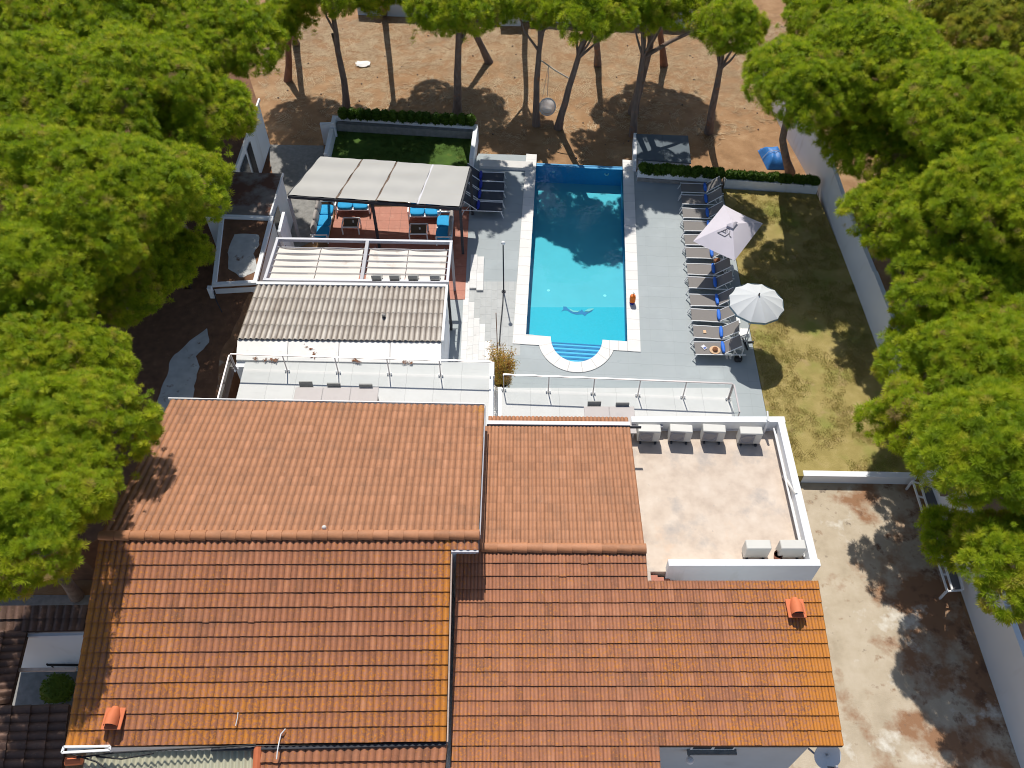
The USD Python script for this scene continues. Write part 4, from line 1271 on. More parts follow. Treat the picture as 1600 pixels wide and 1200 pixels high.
def coffee(label, c, w, d):
    t = thing('coffee_table', label, 'coffee table', (*c[:2], .02))
    obj('table_top', cbox((0, 0, .4), (w - .09, d - .09, .03), .005), M['wood_table'], t, False, True)
    for y_ in (-1, 1):
        obj('frame_rail', MB().bar((-w / 2, y_ * d / 2, .41), (w / 2, y_ * d / 2, .41), .05).out(), M['metal_white'], t, False, True)
    for x_ in (-1, 1):
        obj('frame_rail', MB().bar((x_ * w / 2, -d / 2 + .026, .41), (x_ * w / 2, d / 2 - .026, .41), .05).out(), M['metal_white'], t, False, True)
        for y_ in (-1, 1):
            obj('leg', MB().bar((x_ * w / 2, y_ * d / 2, 0), (x_ * w / 2, y_ * d / 2, .384), .05).out(), M['metal_white'], t, False, True)


coffee('brown topped coffee table with white frame left of pergola middle', at(548, 348, .42), .72, .62)
coffee('brown topped coffee table with white frame right of pergola middle', at(654, 358, .42), .78, .66)
for x, y, lab in ((552, 347, 'small candle on the left coffee table'), (656, 357.5, 'small candle on the right coffee table')):
    c = at(x, y, .44)
    single('candle', trimesh.creation.cylinder(.04, .07, sections=14, transform=trimesh.transformations.translation_matrix(c + (0, 0, .03))), M['paper'], lab, 'candle', smooth=30)

# ---------------------------------------------------------------- loungers
def make_lounger(label, base, rz, flip, pad):
    t = thing('sun_lounger', label, 'sun lounger', base, 'sun loungers on the pool deck', rz)
    W = .64
    for s_ in (-1, 1):
        obj('side_rail', MB().tube([(0, s_ * W / 2, .36), (1.18, s_ * W / 2, .36), (1.95, s_ * W / 2, .36)], .022, 6).out(), M['metal_white'], t, True, True)
        obj('back_rail', MB().tube([(1.14, s_ * (W / 2 - .03), .38), (1.72, s_ * (W / 2 - .03), .86)], .018, 6).out(), M['metal_white'], t, True, True)
        obj('leg', MB().bar((.06, s_ * W / 2, .35), (-.06 + .1 * 0, s_ * (W / 2 + .02), 0.003), .035).out(), M['metal_white'], t, False, True)
        obj('leg', MB().bar((1.72, s_ * W / 2, .35), (1.86, s_ * (W / 2 + .02), 0.003), .035).out(), M['metal_white'], t, False, True)
        obj('back_strut', MB().bar((1.45, s_ * (W / 2 - .03), .62), (1.62, s_ * (W / 2 - .03), .36), .02).out(), M['metal_white'], t, False, True)
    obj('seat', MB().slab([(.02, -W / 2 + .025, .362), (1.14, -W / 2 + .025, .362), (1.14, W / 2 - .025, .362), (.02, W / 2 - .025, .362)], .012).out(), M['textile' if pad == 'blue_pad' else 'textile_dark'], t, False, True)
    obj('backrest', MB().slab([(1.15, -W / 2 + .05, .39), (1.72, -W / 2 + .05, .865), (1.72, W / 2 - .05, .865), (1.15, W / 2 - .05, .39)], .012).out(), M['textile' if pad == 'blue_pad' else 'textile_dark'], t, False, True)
    obj('head_roll', MB().tube([(1.1, y_, .45) for y_ in np.linspace(-.26, .26, 5)], [.05, .075, .08, .075, .05], 10).out(), M[pad], t, True, True)
    return t


yaw = math.atan2(side[1], side[0])
RL = [(1063.5, 293), (1064.5, 311.5), (1066, 332.5), (1067.5, 352.5), (1069, 374.5), (1071, 394.5), (1073, 420), (1075, 441), (1077.5, 468.5), (1079.5, 491.5), (1082.5, 517.5), (1085, 544)]
ordn = ['first', 'second', 'third', 'fourth', 'fifth', 'sixth', 'seventh', 'eighth', 'ninth', 'tenth', 'eleventh', 'twelfth']
proto = None
LPOS = []
for i, (x, y) in enumerate(RL):
    c = at(x, y, .36)
    base = (c[0], c[1], 0.0)
    LPOS.append(base)
    lab = f'sun lounger with blue head roll, {ordn[i]} from the planter wall in the right row'
    if i == 10:
        lab = 'sun lounger in the right row with only a small pale thing on its seat'
    if i == 11:
        lab = 'nearest sun lounger of the right row, a straw hat lying on it'
    if proto is None:
        proto = make_lounger(lab, base, yaw, False, 'blue_pad')
    else:
        copy_of(proto, base, yaw + rng.normal(0, .02), lab)
LL = [(788, 277), (788.5, 291.5), (787, 306.8), (785.5, 323.5)]
proto2 = None
for i, (x, y) in enumerate(LL):
    c = at(x, y, .36)
    base = (c[0], c[1], 0.0)
    lab = f'dark shaded sun lounger, {ordn[i]} from the low kerb in the left row'
    if proto2 is None:
        proto2 = make_lounger(lab, base, yaw + np.pi, True, 'navy_pad')
    else:
        copy_of(proto2, base, yaw + np.pi, lab)
hz = at(1117, 547, .38)
hat = thing('straw_hat', 'straw sun hat with brown band on the nearest lounger', 'hat', hz)
obj('brim', trimesh.creation.revolve([(0, 0), (.2, .0), (.21, .012), (.1, .02), (0, .02)], 24), M['straw'], hat, 30, True)
obj('crown', trimesh.creation.revolve([(.105, .015), (.1, .09), (.06, .12), (0, .115)], 20), M['brown_cloth'], hat, 30, True)
bk = at(1100, 543, .372)
book = thing('book', 'pale blue book lying on the nearest lounger', 'book', bk, rz=.6)
obj('cover', cbox((0, 0, .012), (.16, .22, .022), .004), M['paper'], book, False, True)
obj('cover_print', MB().box(-.06, -.09, .024, .06, .09, .026).out(), M['blue_print'], book, False, True)
obj('title_patch', MB().box(-.05, .0, .0265, .05, .08, .028).out(), M['paper'], book, False, True)
ph = at(1101, 518.5, .372)
single('folded_note', cbox(ph + (0, 0, .01), (.12, .16, .02), .005), M['straw'], 'small pale folded thing on the seat second from near end', 'note')


# ---------------------------------------------------------------- parasols
def canopy_mesh(rim, top, n_v=5, sag=.06, n_e=6, edge_in=.03):
    """Segments between neighbouring ribs, each sagging a little."""
    out = []
    n = len(rim)
    for k in range(n):
        a, c = np.array(rim[k]), np.array(rim[(k + 1) % n])
        V, F = [], []
        for j in range(n_v + 1):
            t = .04 + .96 * j / n_v
            for i in range(n_e + 1):
                s = i / n_e
                e = a * (1 - s) + c * s
                p = top * (1 - t) + e * t
                p = p + (0, 0, .1 * math.sin(np.pi * t * .5) * (1 - t) - sag * 4 * s * (1 - s) * t)
                if j == n_v:
                    p = p + (top - e) * edge_in * 4 * s * (1 - s) * (1, 1, 0)
                V.append(p)
        F = [(j * (n_e + 1) + i, (j + 1) * (n_e + 1) + i, (j + 1) * (n_e + 1) + i + 1, j * (n_e + 1) + i + 1) for j in range(n_v) for i in range(n_e)]
        out.append((np.array(V), np.array(F)))
    return out


sqc = [at(1131, 320, 2.1), at(1192, 349, 2.12), at(1148, 407, 2.1), at(1083, 377, 2.1)]
top = at(1144, 350, 2.62)
base1 = np.array([top[0] + .02, top[1] - .02, 0])
par = thing('square_parasol', 'square pale violet parasol with a dark print near its top', 'parasol', base1)
for v, f in canopy_mesh(sqc, top, 5, .03, 6, .008):
    obj('canopy_panel', (v, f), M['parasol_violet'], par, True)
cap = [top + (q - top) * .17 + (0, 0, .10) for q in sqc]
for v, f in canopy_mesh(cap, top + (0, 0, .08), 2, .01, 3):
    obj('vent_panel', (v, f), M['parasol_violet'], par, True)
for q in sqc:
    obj('rib', MB().bar(top - (0, 0, .02), q - (0, 0, .03), .02).out(), M['metal_gray'], par)
obj('pole', MB().tube([base1, top - (0, 0, .03)], .024, 8).out(), M['metal_white'], par)
obj('base', cbox(base1 + (0, 0, .06), (.5, .5, .11), .02), M['stone_gray'], par)
a, c = sqc[2], sqc[3]


def on_sq(u, t, lift=.012):
    e = a * (1 - u) + c * u
    p = top * (1 - t) + e * t
    return p + (0, 0, .1 * math.sin(np.pi * t * .5) * (1 - t) - .03 * 4 * u * (1 - u) * t + lift)


mk = [[(.62, .20), (.36, .20)], [(.62, .20), (.84, .46)], [(.84, .46), (.44, .47)], [(.80, .36), (.47, .36)], [(.44, .47), (.30, .33)], [(.66, .26), (.56, .33)], [(.54, .26), (.45, .33)], [(.30, .24), (.22, .40)], [(.22, .40), (.12, .42)], [(.70, .28), (.74, .33)]]
lg = MB()
for k, l in enumerate(mk):
    (u0, t0), (u1, t1) = l
    pts = [on_sq(u0 + (u1 - u0) * s, t0 + (t1 - t0) * s, .016 + .0006 * k) for s in np.linspace(0, 1, 5)]
    for p, q in zip(pts[:-1], pts[1:]):
        lg.bar(p, q, .022, .002)
obj('print_mark', lg.out(), M['metal_dark'], par)

rc_ = at(1182, 473, 2.18)
R_ = 1.05
rim = [rc_ + (R_ * math.cos(k * np.pi / 6 + .15), R_ * math.sin(k * np.pi / 6 + .15), 0) for k in range(12)]
base2 = at(1163, 536)
top2 = rc_ + (.0, -.0, .42)
par2 = thing('round_parasol', 'round white twelve-panel parasol near the end of the lounger row', 'parasol', base2)
for v, f in canopy_mesh(rim, top2, 5, .025, 4):
    obj('canopy_panel', (v, f), M['parasol_white'], par2, True)
for k in range(12):
    a_, c_ = rim[k], rim[(k + 1) % 12]
    o = np.array([.0, 0, -.10])
    obj('valance', MB().add([a_, c_, c_ + o, a_ + o], [(0, 1, 2, 3)]).out(), M['parasol_trim'], par2)
    obj('rib', MB().bar(top2 - (0, 0, .03), a_ - (0, 0, .02), .014).out(), M['metal_gray'], par2)
obj('finial', MB().tube([top2, top2 + (0, 0, .09)], .03, 8).out(), M['black'], par2)
elb = base2 + (top2 - base2) * .3
obj('pole', MB().tube([base2 + (0, 0, .05), elb, top2 - (0, 0, .02)], .02, 8).out(), M['metal_light'], par2)
for d in ((.38, .05), (-.38, -.05), (.06, -.38), (-.06, .38)):
    obj('base_foot', MB().bar(base2 + (0, 0, .04), base2 + (*d, .03), .05, .05).out(), M['metal_dark'], par2)
# side tables and odds and ends by the parasol foot
for x, y, s_, lab in ((1160, 520, .52, 'larger white plastic side table by the round parasol pole'), (1154.5, 540, .4, 'smaller white plastic side table behind the nearest lounger'), (1149, 500, .38, 'white plastic side table half under the round parasol edge'), (1140, 418, .36, 'white plastic side table just below the square parasol corner')):
    c = at(x, y, .45)
    t = thing('side_table', lab, 'side table', (c[0], c[1], 0), 'white side tables between the loungers')
    obj('table_top', cbox((0, 0, .44), (s_, s_ * .9, .03), .012), M['white_paint'], t, False, True)
    for sx in (-1, 1):
        for sy in (-1, 1):
            obj('leg', MB().bar((sx * s_ * .42, sy * s_ * .38, .003), (sx * s_ * .4, sy * s_ * .36, .424), .04).out(), M['white_paint'], t, False, True)
for x, y, lab in ((1138.5, 557, 'pair of white sandals behind the nearest lounger'),):
    c = at(x, y, .04)
    t = thing('sandals', lab, 'sandals', (c[0], c[1], 0))
    for k, o in enumerate((-.07, .07)):
        obj('sandal', hull([(o + .045 * math.cos(q), .12 * math.sin(q), z) for q in np.linspace(0, 6.2, 12) for z in (.004, .03)]), M['paper'], t, False, True)
        obj('strap', MB().tube([(o - .045, .03, .03), (o, .04, .075), (o + .045, .03, .03)], .012, 5).out(), M['paper'], t, False, True)
c = at(1153, 562, .06)
bag = thing('bag', 'black round bag on the deck at the nearest lounger head', 'bag', (c[0], c[1], 0))
obj('body', pillow((0, 0, .12), (.3, .24, .24)), M['black'], bag, True, True)
obj('handle', MB().tube([(-.1, 0, .2), (-.05, 0, .31), (.05, 0, .31), (.1, 0, .2)], .012, 5).out(), M['black'], bag, True, True)
# a folded towel and a brown bag at the seventh lounger
c = at(1121, 405, .5)
tw = thing('towel', 'brown crumpled towel at the lounger head below the square parasol', 'towel', (c[0], c[1], .37))
obj('fold', pillow((0, 0, .06), (.3, .2, .12), 0, .4), M['brown_cloth'], tw, True, True)
obj('fold', pillow((.18, -.02, .05), (.2, .16, .1), 0, -.3), M['paper'], tw, True, True)

# orange buoy on the coping
c = at(987.5, 474, .035)
bu = thing('buoy', 'orange buoy bag standing on the right pool coping', 'buoy', c)
obj('float', pillow((0, .02, .26), (.24, .22, .42)), M['orange'], bu, True, True)
obj('foot', trimesh.creation.revolve([(0, 0), (.09, 0), (.11, .05), (.07, .08), (0, .08)], 16), M['navy_pad'], bu, 30, True)
obj('loop', MB().tube([(0, .02, .46), (.04, .03, .56), (.0, .04, .6), (-.02, .03, .5)], .012, 5).out(), M['black'], bu, True, True)

# pole with white head, a hose from its foot
pf, = (at(787, 456),)
hgt = min(np.arange(.5, 5, .02), key=lambda h: abs((lambda w: 600 + FPX * (-w[1] * math.sin(PITCH) - w[2] * math.cos(PITCH)) / (w[1] * math.cos(PITCH) - w[2] * math.sin(PITCH)))(pf + (0, 0, h - CAM_H)) - 381))
pole = thing('shower_pole', 'thin dark pole with white head left of the pool', 'pole', pf)
obj('pole', MB().tube([pf, pf + (0, 0, hgt)], .026, 8).out(), M['metal_dark'], pole, 30)
obj('head', trimesh.creation.icosphere(2, .085).apply_translation(pf + (0, 0, hgt + .05)), M['white_paint'], pole, True)
obj('base', trimesh.creation.cylinder(.09, .03, sections=16, transform=trimesh.transformations.translation_matrix(pf + (0, 0, .02))), M['metal_dark'], pole)
hp = [at(x, y, .028) for x, y in ((786.5, 457), (785.5, 475), (784, 492), (782.5, 506), (781.5, 520), (780, 540))]
single('hose', MB().tube(hp, .026, 6).out(), M['metal_dark'], 'dark hose running from the white-headed pole to the dry shrub', 'hose', smooth=True)

# dry shrub between the balconies
sb = at(784, 606, 0)
sh = thing('ornamental_shrub', 'tall dry orange and green shrub between the two balconies', 'shrub', sb)
r_ = np.random.default_rng(33)
b, st = MB(), MB()
for k in range(70):
    a = r_.uniform(0, 2 * np.pi)
    rad = .5 * math.sqrt(r_.uniform())
    zt = 2.75 * r_.uniform(.5, 1.0) * (1 - .25 * rad)
    p0_ = np.array([.1 * math.cos(a), .1 * math.sin(a), 0.])
    p1_ = np.array([rad * math.cos(a), rad * math.sin(a), zt])
    if k < 26:
        st.tube([p0_, (p0_ + p1_) / 2 + (0, 0, .2), p1_], [.014, .01, .005], 5)
    for q in range(75):
        t = r_.uniform(.2, 1)
        c = p0_ + (p1_ - p0_) * t + r_.normal(size=3) * (.09, .09, .12)
        d = r_.normal(size=3) * (1, 1, .5) + (0, 0, .35)
        d /= np.linalg.norm(d)
        s = np.cross(d, r_.normal(size=3))
        s /= np.linalg.norm(s)
        L_ = r_.uniform(.06, .15)
        b.add([c - s * .016, c + s * .016, c + d * L_], [(0, 1, 2)])
obj('foliage', b.out(), M['dry_shrub'], sh, False, True)
obj('stems', st.out(), M['bark'], sh, False, True)
ptb = at(784, 606, 0)
obj('pot', trimesh.creation.revolve([(0, .002), (.26, .002), (.34, .45), (.30, .45), (.28, .4), (0, .4)], 20), M['white_paint'], sh, 30, True)
ck = thing('cane', 'thin brown garden cane rising out of the dry shrub', 'cane', sb + (-.05, .25, 0))
ctop = at(775, 489, 3.2)
cb_ = np.array([ctop[0] + .05, ctop[1] - .15, 0])
obj('cane_lower', MB().tube([cb_, cb_ + (ctop - cb_) * .5], .022, 6).out(), M['bamboo'], ck)
obj('cane_upper', MB().tube([cb_ + (ctop - cb_) * .5, ctop], .018, 6).out(), M['bamboo'], ck)


# ---------------------------------------------------------------- hedge shrubs
def leaf_ball(seed, rx, rz, n=420):
    r = np.random.default_rng(seed)
    b = MB()
    core = trimesh.creation.icosphere(2, 1.0)
    cv = core.vertices * (.78 + .3 * meshkit.noise(core.vertices * 2.5 + seed)[:, None])
    b.add(cv * [rx, rx, rz] + [0, 0, rz + .05], core.faces)
    for k in range(n):
        d = r.normal(size=3)
        d /= np.linalg.norm(d)
        c = d * np.array([rx, rx, rz]) * r.uniform(.8, 1.06) + (0, 0, rz + .05)
        e = d + r.normal(size=3) * .6
        e /= np.linalg.norm(e)
        s = np.cross(e, r.normal(size=3))
        s /= np.linalg.norm(s)
        b.add([c - s * .032, c + s * .032, c + e * .085], [(0, 1, 2)])
    return b.out()


def hedge(label, pts, group, seed, rx=.24, rz=.28):
    first = None
    for k, p in enumerate(pts):
        lab = label
        if first is None:
            first = thing('hedge_shrub', lab, 'shrub', p, group)
            obj('foliage', leaf_ball(seed, rx, rz), M['hedge'], first, False, True)
            obj('stem', MB().tube([(0, 0, -.3), (0, 0, .3)], .015, 5).out(), M['bark'], first, False, True)
        else:
            copy_of(first, p, rng.uniform(0, 6), lab)


lin = lambda a, c, n: [a + (c - a) * (k + .5) / n for k in range(n)]
hedge('small round dark green shrub in the hedge behind the shaded back lawn wall', [p + (rng.normal(0, .03), rng.normal(0, .03), 0) for p in lin(at(531, 186, .5), at(742, 197, .5), 16)], 'hedge shrubs along the back lawn wall', 71)
hedge('dark green shrub in the dense hedge between pump lid and planter wall', [p + (rng.normal(0, .03), rng.normal(0, .03), 0) for p in lin(at(999, 271, .35), at(1126, 279, .35), 13)], 'hedge shrubs behind the lounger planter wall', 72, .22, .26)
hedge('dark green shrub in the hedge along the far lawn edge', [p + (rng.normal(0, .03), rng.normal(0, .03), 0) for p in lin(at(1133, 281, .2), at(1276, 291, .2), 14)], 'hedge shrubs along the far lawn edge', 73, .22, .24)
for pts, lab in (([at(527, 190, .4), at(746, 203, .4)], 'narrow soil planter behind the back lawn wall'), ([at(996, 274, .2), at(1128, 283, .2)], 'narrow soil planter behind the lounger wall'), ([at(1131, 285, .1), at(1277, 295, .1)], 'narrow soil planter along the far lawn edge')):
    pl = thing('planter', lab, 'planter', pts[0])
    d = np.array([0, .02, 0])
    obj('trough', MB().bar((pts[0][0], pts[0][1] + .02, (pts[0][2] + GZ) / 2), (pts[1][0], pts[1][1] + .02, (pts[0][2] + GZ) / 2), .42, pts[0][2] - GZ).out(), M['stone_gray'], pl)
    obj('back_edge', MB().bar((pts[0][0], pts[0][1] + .28, (pts[0][2] + GZ) / 2), (pts[1][0], pts[1][1] + .28, (pts[0][2] + GZ) / 2), .07, pts[0][2] - GZ + .1).out(), M['white_wall'], pl)

# ---------------------------------------------------------------- sheds on the left
def quad_block(name, tops, z0, label, roof_m, wall_m, cat='shed', cap=None):
    t = thing(name, label, cat, (*P2(tops[0]), z0))
    poly = Polygon([P2(q) for q in tops])
    zt = tops[0][2]
    obj('wall', MB().prism(poly.buffer(-.03, join_style=2), z0, zt - .1).out(), wall_m, t)
    obj('roof', MB().prism(poly, zt - .098, zt).out(), roof_m, t)
    if cap:
        ringp = poly.difference(poly.buffer(-.16, join_style=2))
        obj('parapet', MB().prism(ringp, zt + .002, zt + cap).out(), wall_m, t)
    return t, poly


SZ = 2.2
s1t = [at(404, 154, SZ), at(367, 262, SZ), at(250, 262, SZ), at(320, 154, SZ)]
t, _ = quad_block('shed', s1t, GZ, 'white flat roofed shed under the left pines with open doorway', M['needles'], M['white_wall'])
a_, c_ = at(404, 154, SZ), at(367, 262, SZ)
d_ = (c_ - a_) / np.linalg.norm(c_ - a_)
nn = np.array([-d_[1], d_[0], 0])
nn = nn if nn[0] > 0 else -nn
L_ = np.linalg.norm(c_ - a_)
for u0, u1, m in ((.5, .62, 'black'), (.68, .9, 'window_glass')):
    q0, q1 = a_ + d_ * L_ * u0 + nn * .0, a_ + d_ * L_ * u1
    dr = obj('door' if m == 'black' else 'window', MB().add([(*(q0 + nn * .012)[:2], GZ + .02 + (.8 if m != 'black' else 0)), (*(q1 + nn * .012)[:2], GZ + .02 + (.8 if m != 'black' else 0)), (*(q1 + nn * .012)[:2], 1.7), (*(q0 + nn * .012)[:2], 1.7)], [(0, 1, 2, 3)]).out(), M[m], t)
obj('roof_edge', MB().bar(a_ + nn * .03 + (0, 0, -.04), c_ + nn * .03 + (0, 0, -.04), .08, .12).out(), M['white_paint'], t)
s2t = [at(441, 271, SZ), at(421, 336, SZ), at(318, 336, SZ), at(345, 268, SZ)]
t, _ = quad_block('shed', s2t, GZ, 'low shed with brown grey flat roof beside the lounge pergola', M['shed_roof'], M['white_wall'])
a_, c_ = s2t[0], s2t[1]
d_ = (c_ - a_) / np.linalg.norm(c_ - a_)
nn = np.array([-d_[1], d_[0], 0])
nn = nn if nn[0] > 0 else -nn
L_ = np.linalg.norm(c_ - a_)
q0, q1 = a_ + d_ * L_ * .55, a_ + d_ * L_ * .95
obj('window', MB().add([(*(q0 + nn * .012)[:2], .4), (*(q1 + nn * .012)[:2], .4), (*(q1 + nn * .012)[:2], 1.7), (*(q0 + nn * .012)[:2], 1.7)], [(0, 1, 2, 3)]).out(), M['window_glass'], t)
obj('roof_edge', MB().bar(a_ + nn * .03 + (0, 0, -.02), c_ + nn * .03 + (0, 0, -.02), .06, .1).out(), M['white_paint'], t)
s3t = [at(428, 341, 2.1), at(402, 445, 2.1), at(332, 449, 2.1), at(345, 338, 2.1)]
t, poly3 = quad_block('shed', s3t, GZ, 'white walled flat roof with brown needles and grey bare patch', M['needles'], M['white_wall'], cap=.12)
pp = wobble(px_poly([(366, 368), (402, 366), (405, 385), (392, 400), (400, 425), (378, 434), (360, 420), (356, 395)], 2.1), .3, .16, 7)
obj('bare_patch', MB().prism(max(getattr(pp, 'geoms', [pp]), key=lambda g: g.area), 2.104, 2.108).out(), M['pale_concrete'], t)
pil = at(441, 331, 2.3)
pil2 = at(434, 362, 2.3)
single('wall_pier', MB().box(pil2[0] - .02, pil2[1], GZ, pil[0] + .12, pil[1], 2.3).out(), M['white_wall'], 'narrow white wall pier between the shed and canvas pergola', 'wall')
single('post', MB().bar(at(333, 464, UZ), at(333, 464, UZ) + (0, 0, .55), .16).out(), M['white_wall'], 'white corner post at the bare roof corner left of annex', 'post')
single('pipe', MB().tube([at(334, 455, UZ + .5), at(338, 470, UZ + .25), at(347, 488, UZ + .03)], .02, 6).out(), M['metal_dark'], 'thin dark pipe leaning off the white corner post', 'pipe')

# ---------------------------------------------------------------- neighbour at the lower left
nb = thing('neighbour_house', 'shaded neighbour house with dark mossy tile roofs at lower left', 'house', at(40, 1050, 0))
NZ = 2.6


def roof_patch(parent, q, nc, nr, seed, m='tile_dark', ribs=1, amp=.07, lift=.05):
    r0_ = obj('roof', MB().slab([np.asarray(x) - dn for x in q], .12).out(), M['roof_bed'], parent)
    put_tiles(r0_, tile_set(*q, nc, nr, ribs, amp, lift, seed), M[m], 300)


qa = [at(-40, 948, NZ + .25), at(138, 946, NZ + .25), at(131, 984, NZ - .05), at(-40, 988, NZ - .05)]
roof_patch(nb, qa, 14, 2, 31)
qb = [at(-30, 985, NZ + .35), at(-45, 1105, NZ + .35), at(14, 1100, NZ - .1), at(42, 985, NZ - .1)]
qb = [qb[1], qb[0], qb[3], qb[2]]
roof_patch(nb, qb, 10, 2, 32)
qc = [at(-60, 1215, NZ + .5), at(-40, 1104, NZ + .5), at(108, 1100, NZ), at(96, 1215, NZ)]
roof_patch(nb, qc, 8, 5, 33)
obj('wall', MB().bar((*P2(qa[3]), (NZ - .2 + GZ) / 2), (*P2(qa[2]), (NZ - .2 + GZ) / 2), .2, NZ - .2 - GZ).out(), M['white_wall'], nb)
obj('wall', MB().bar((*P2(qc[1] + (0, -.2, 0)), (NZ - .2 + GZ) / 2), (*P2(qc[2] + (-.2, -.2, 0)), (NZ - .2 + GZ) / 2), .2, NZ - .2 - GZ).out(), M['white_wall'], nb)
obj('beam', MB().bar(at(28, 1047, NZ - .2), at(118, 1046, NZ - .2), .09, .09).out(), M['mortar'], nb)
obj('beam', MB().bar(at(38, 987, NZ - .2), at(132, 985, NZ - .2), .12, .1).out(), M['mortar'], nb)
sheet('patio', px_poly([(-40, 930), (150, 930), (120, 1110), (-40, 1115)], GZ), GZ + .014, M['stone_gray'])
tbq = at(98, 1015, .6)
tb2 = thing('garden_table', 'dark framed white table in the shaded neighbour patio', 'table', (tbq[0], tbq[1], GZ))
obj('table_top', cbox((0, 0, .72), (1.0, .7, .03), .01), M['cap_tile'], tb2, False, True)
obj('frame', MB().bar((-.5, -.35, .715), (.5, -.35, .715), .05).bar((-.5, .35, .715), (.5, .35, .715), .05).bar((-.5, -.35, .715), (-.5, .35, .715), .05).bar((.5, -.35, .715), (.5, .35, .715), .05).out(), M['black'], tb2, False, True)
for sx in (-1, 1):
    for sy in (-1, 1):
        obj('leg', MB().bar((sx * .46, sy * .3, 0.02), (sx * .46, sy * .3, .69), .04).out(), M['black'], tb2, False, True)
bq = at(92, 1078, 0)
bsh = thing('potted_bush', 'dark round bush in the shaded neighbour patio', 'shrub', (bq[0], bq[1], GZ))
obj('foliage', leaf_ball(91, .45, .5, 420), M['hedge'], bsh, False, True)
obj('pot', trimesh.creation.revolve([(0, .016), (.22, .016), (.3, .4), (0, .36)], 16), M['black'], bsh, 30, True)
wq0, wq1 = at(108, 888, 0), at(160, 888, 0)
wb = thing('garden_wall', 'white wall corner seen below the front left pine', 'wall', wq0)
obj('wall_face', MB().box(wq0[0], wq0[1], GZ, wq1[0], wq0[1] + .2, .9).out(), M['white_wall'], wb)
obj('wall_cap', MB().box(wq0[0] - .03, wq0[1] - .03, .902, wq1[0], wq0[1] + .23, .96).out(), M['cap_tile'], wb)

# things below the left house's near eave
EZ = 4.9
low = thing('lean_to', 'low tile roof below the near eave of the left house', 'lean-to roof', (-3.2, 5.2, GZ))
q = [at(404, 1167, EZ), at(699, 1163, EZ), at(690, 1260, EZ - .45), at(398, 1262, EZ - .45)]
roof_patch(low, q, 24, 4, 35, 'tile_old', 1, .042, .05)
obj('wall', MB().prism(Polygon([P2(x) for x in q]).buffer(-.12), GZ, EZ - .6).out(), M['white_wall'], low)
obj('end_tile', MB().tube([q[0] + (.0, 0, .04), q[3] + (0, 0, .04)], .1, 10).out(), M['vent_clay'], low)
psh = thing('porch_roof', 'pale corrugated porch sheet below the near left eave', 'porch roof', (-6.5, 5.2, GZ))
V, F = [], []
A, B, C, D = at(135, 1176, EZ - .1), at(400, 1170, EZ - .1), at(398, 1262, EZ - .4), at(115, 1262, EZ - .4)
n = 26 * 6
for i in range(n + 1):
    u = i / n
    w = .035 * math.sin(2 * np.pi * i / 6)
    V += [A * (1 - u) + B * u + (0, 0, w), D * (1 - u) + C * u + (0, 0, w)]
F = [(2 * i, 2 * i + 2, 2 * i + 3, 2 * i + 1) for i in range(n)]
obj('corrugated_sheet', (np.array(V), np.array(F)), M['poly_sheet'], psh, True)
obj('post', MB().bar((D[0] + .2, D[1] + .1, GZ), (D[0] + .2, D[1] + .1, EZ - .45), .1).out(), M['white_paint'], psh)
obj('end_tile', MB().tube([at(103, 1190, EZ), at(128, 1188, EZ)], .1, 10).out(), M['vent_clay'], psh)
ck_ = thing('porch_cable', 'black cables strung under the near left eave', 'cable', at(200, 1180, EZ))
for pts in ([(120, 1184), (180, 1176), (250, 1172), (400, 1164)], [(150, 1182), (190, 1186), (240, 1177)], [(105, 1176), (150, 1190), (165, 1200)]):
    obj('cable', MB().tube([at(x, y, EZ + .15) for x, y in pts], .02, 6).out(), M['black'], ck_, True)
fr = thing('awning_frame', 'white open frame under the near left roof corner', 'frame', at(130, 1174, EZ + .3))
fq = [at(97, 1176, EZ + .3), at(172, 1172, EZ + .3), at(172, 1166, EZ + .3), at(100, 1167, EZ + .3)]
for k in range(4):
    obj('frame_bar', MB().bar(fq[k], fq[(k + 1) % 4], .05).out(), M['white_paint'], fr)
single('wire', MB().tube([at(372, 1113, ZE + .33), at(371, 1122, ZE + .28), at(368, 1134, ZE + .22)], .012, 5).out(), M['white_paint'], 'short white wire on the left roof tiles near the eave', 'wire', smooth=True)
single('wire', MB().tube([at(446, 1139, ZE + .2), at(439, 1147, ZE + .15), at(436, 1160, ZE + .1), at(434, 1170, EZ + .2), at(432, 1186, EZ + .1)], .016, 5).out(), M['white_paint'], 'curved white wire hanging over the left eave onto lean-to', 'wire', smooth=True)

# satellite dish at the right eave corner
dc = at(1293, 1181, 3.9)
dish = thing('satellite_dish', 'white satellite dish below the near right roof corner', 'satellite dish', dc - (0, 0, .5))
prof = [(r, .22 * r * r / .3 - .06) for r in np.linspace(0.001, .33, 8)]
dm = trimesh.creation.revolve(prof + [(r, z - .012) for r, z in prof[::-1]], 28)
dm.apply_transform(trimesh.transformations.rotation_matrix(math.radians(38), (1, 0, 0)))
dm.apply_translation(dc)
obj('reflector', dm, M['white_paint'], dish, 30)
obj('feed_arm', MB().tube([dc + (0, -.22, -.15), dc + (.02, -.35, .35)], .015, 6).out(), M['metal_dark'], dish)
obj('receiver', cbox(dc + (.02, -.35, .38), (.06, .06, .12), .01), M['metal_gray'], dish)
obj('mast', MB().tube([dc + (-.05, .1, -.55), dc + (0, .05, -.05)], .025, 8).bar(dc + (-.05, .1, -.52), (7.43, wy, dc[2] - .5), .04).out(), M['metal_gray'], dish)

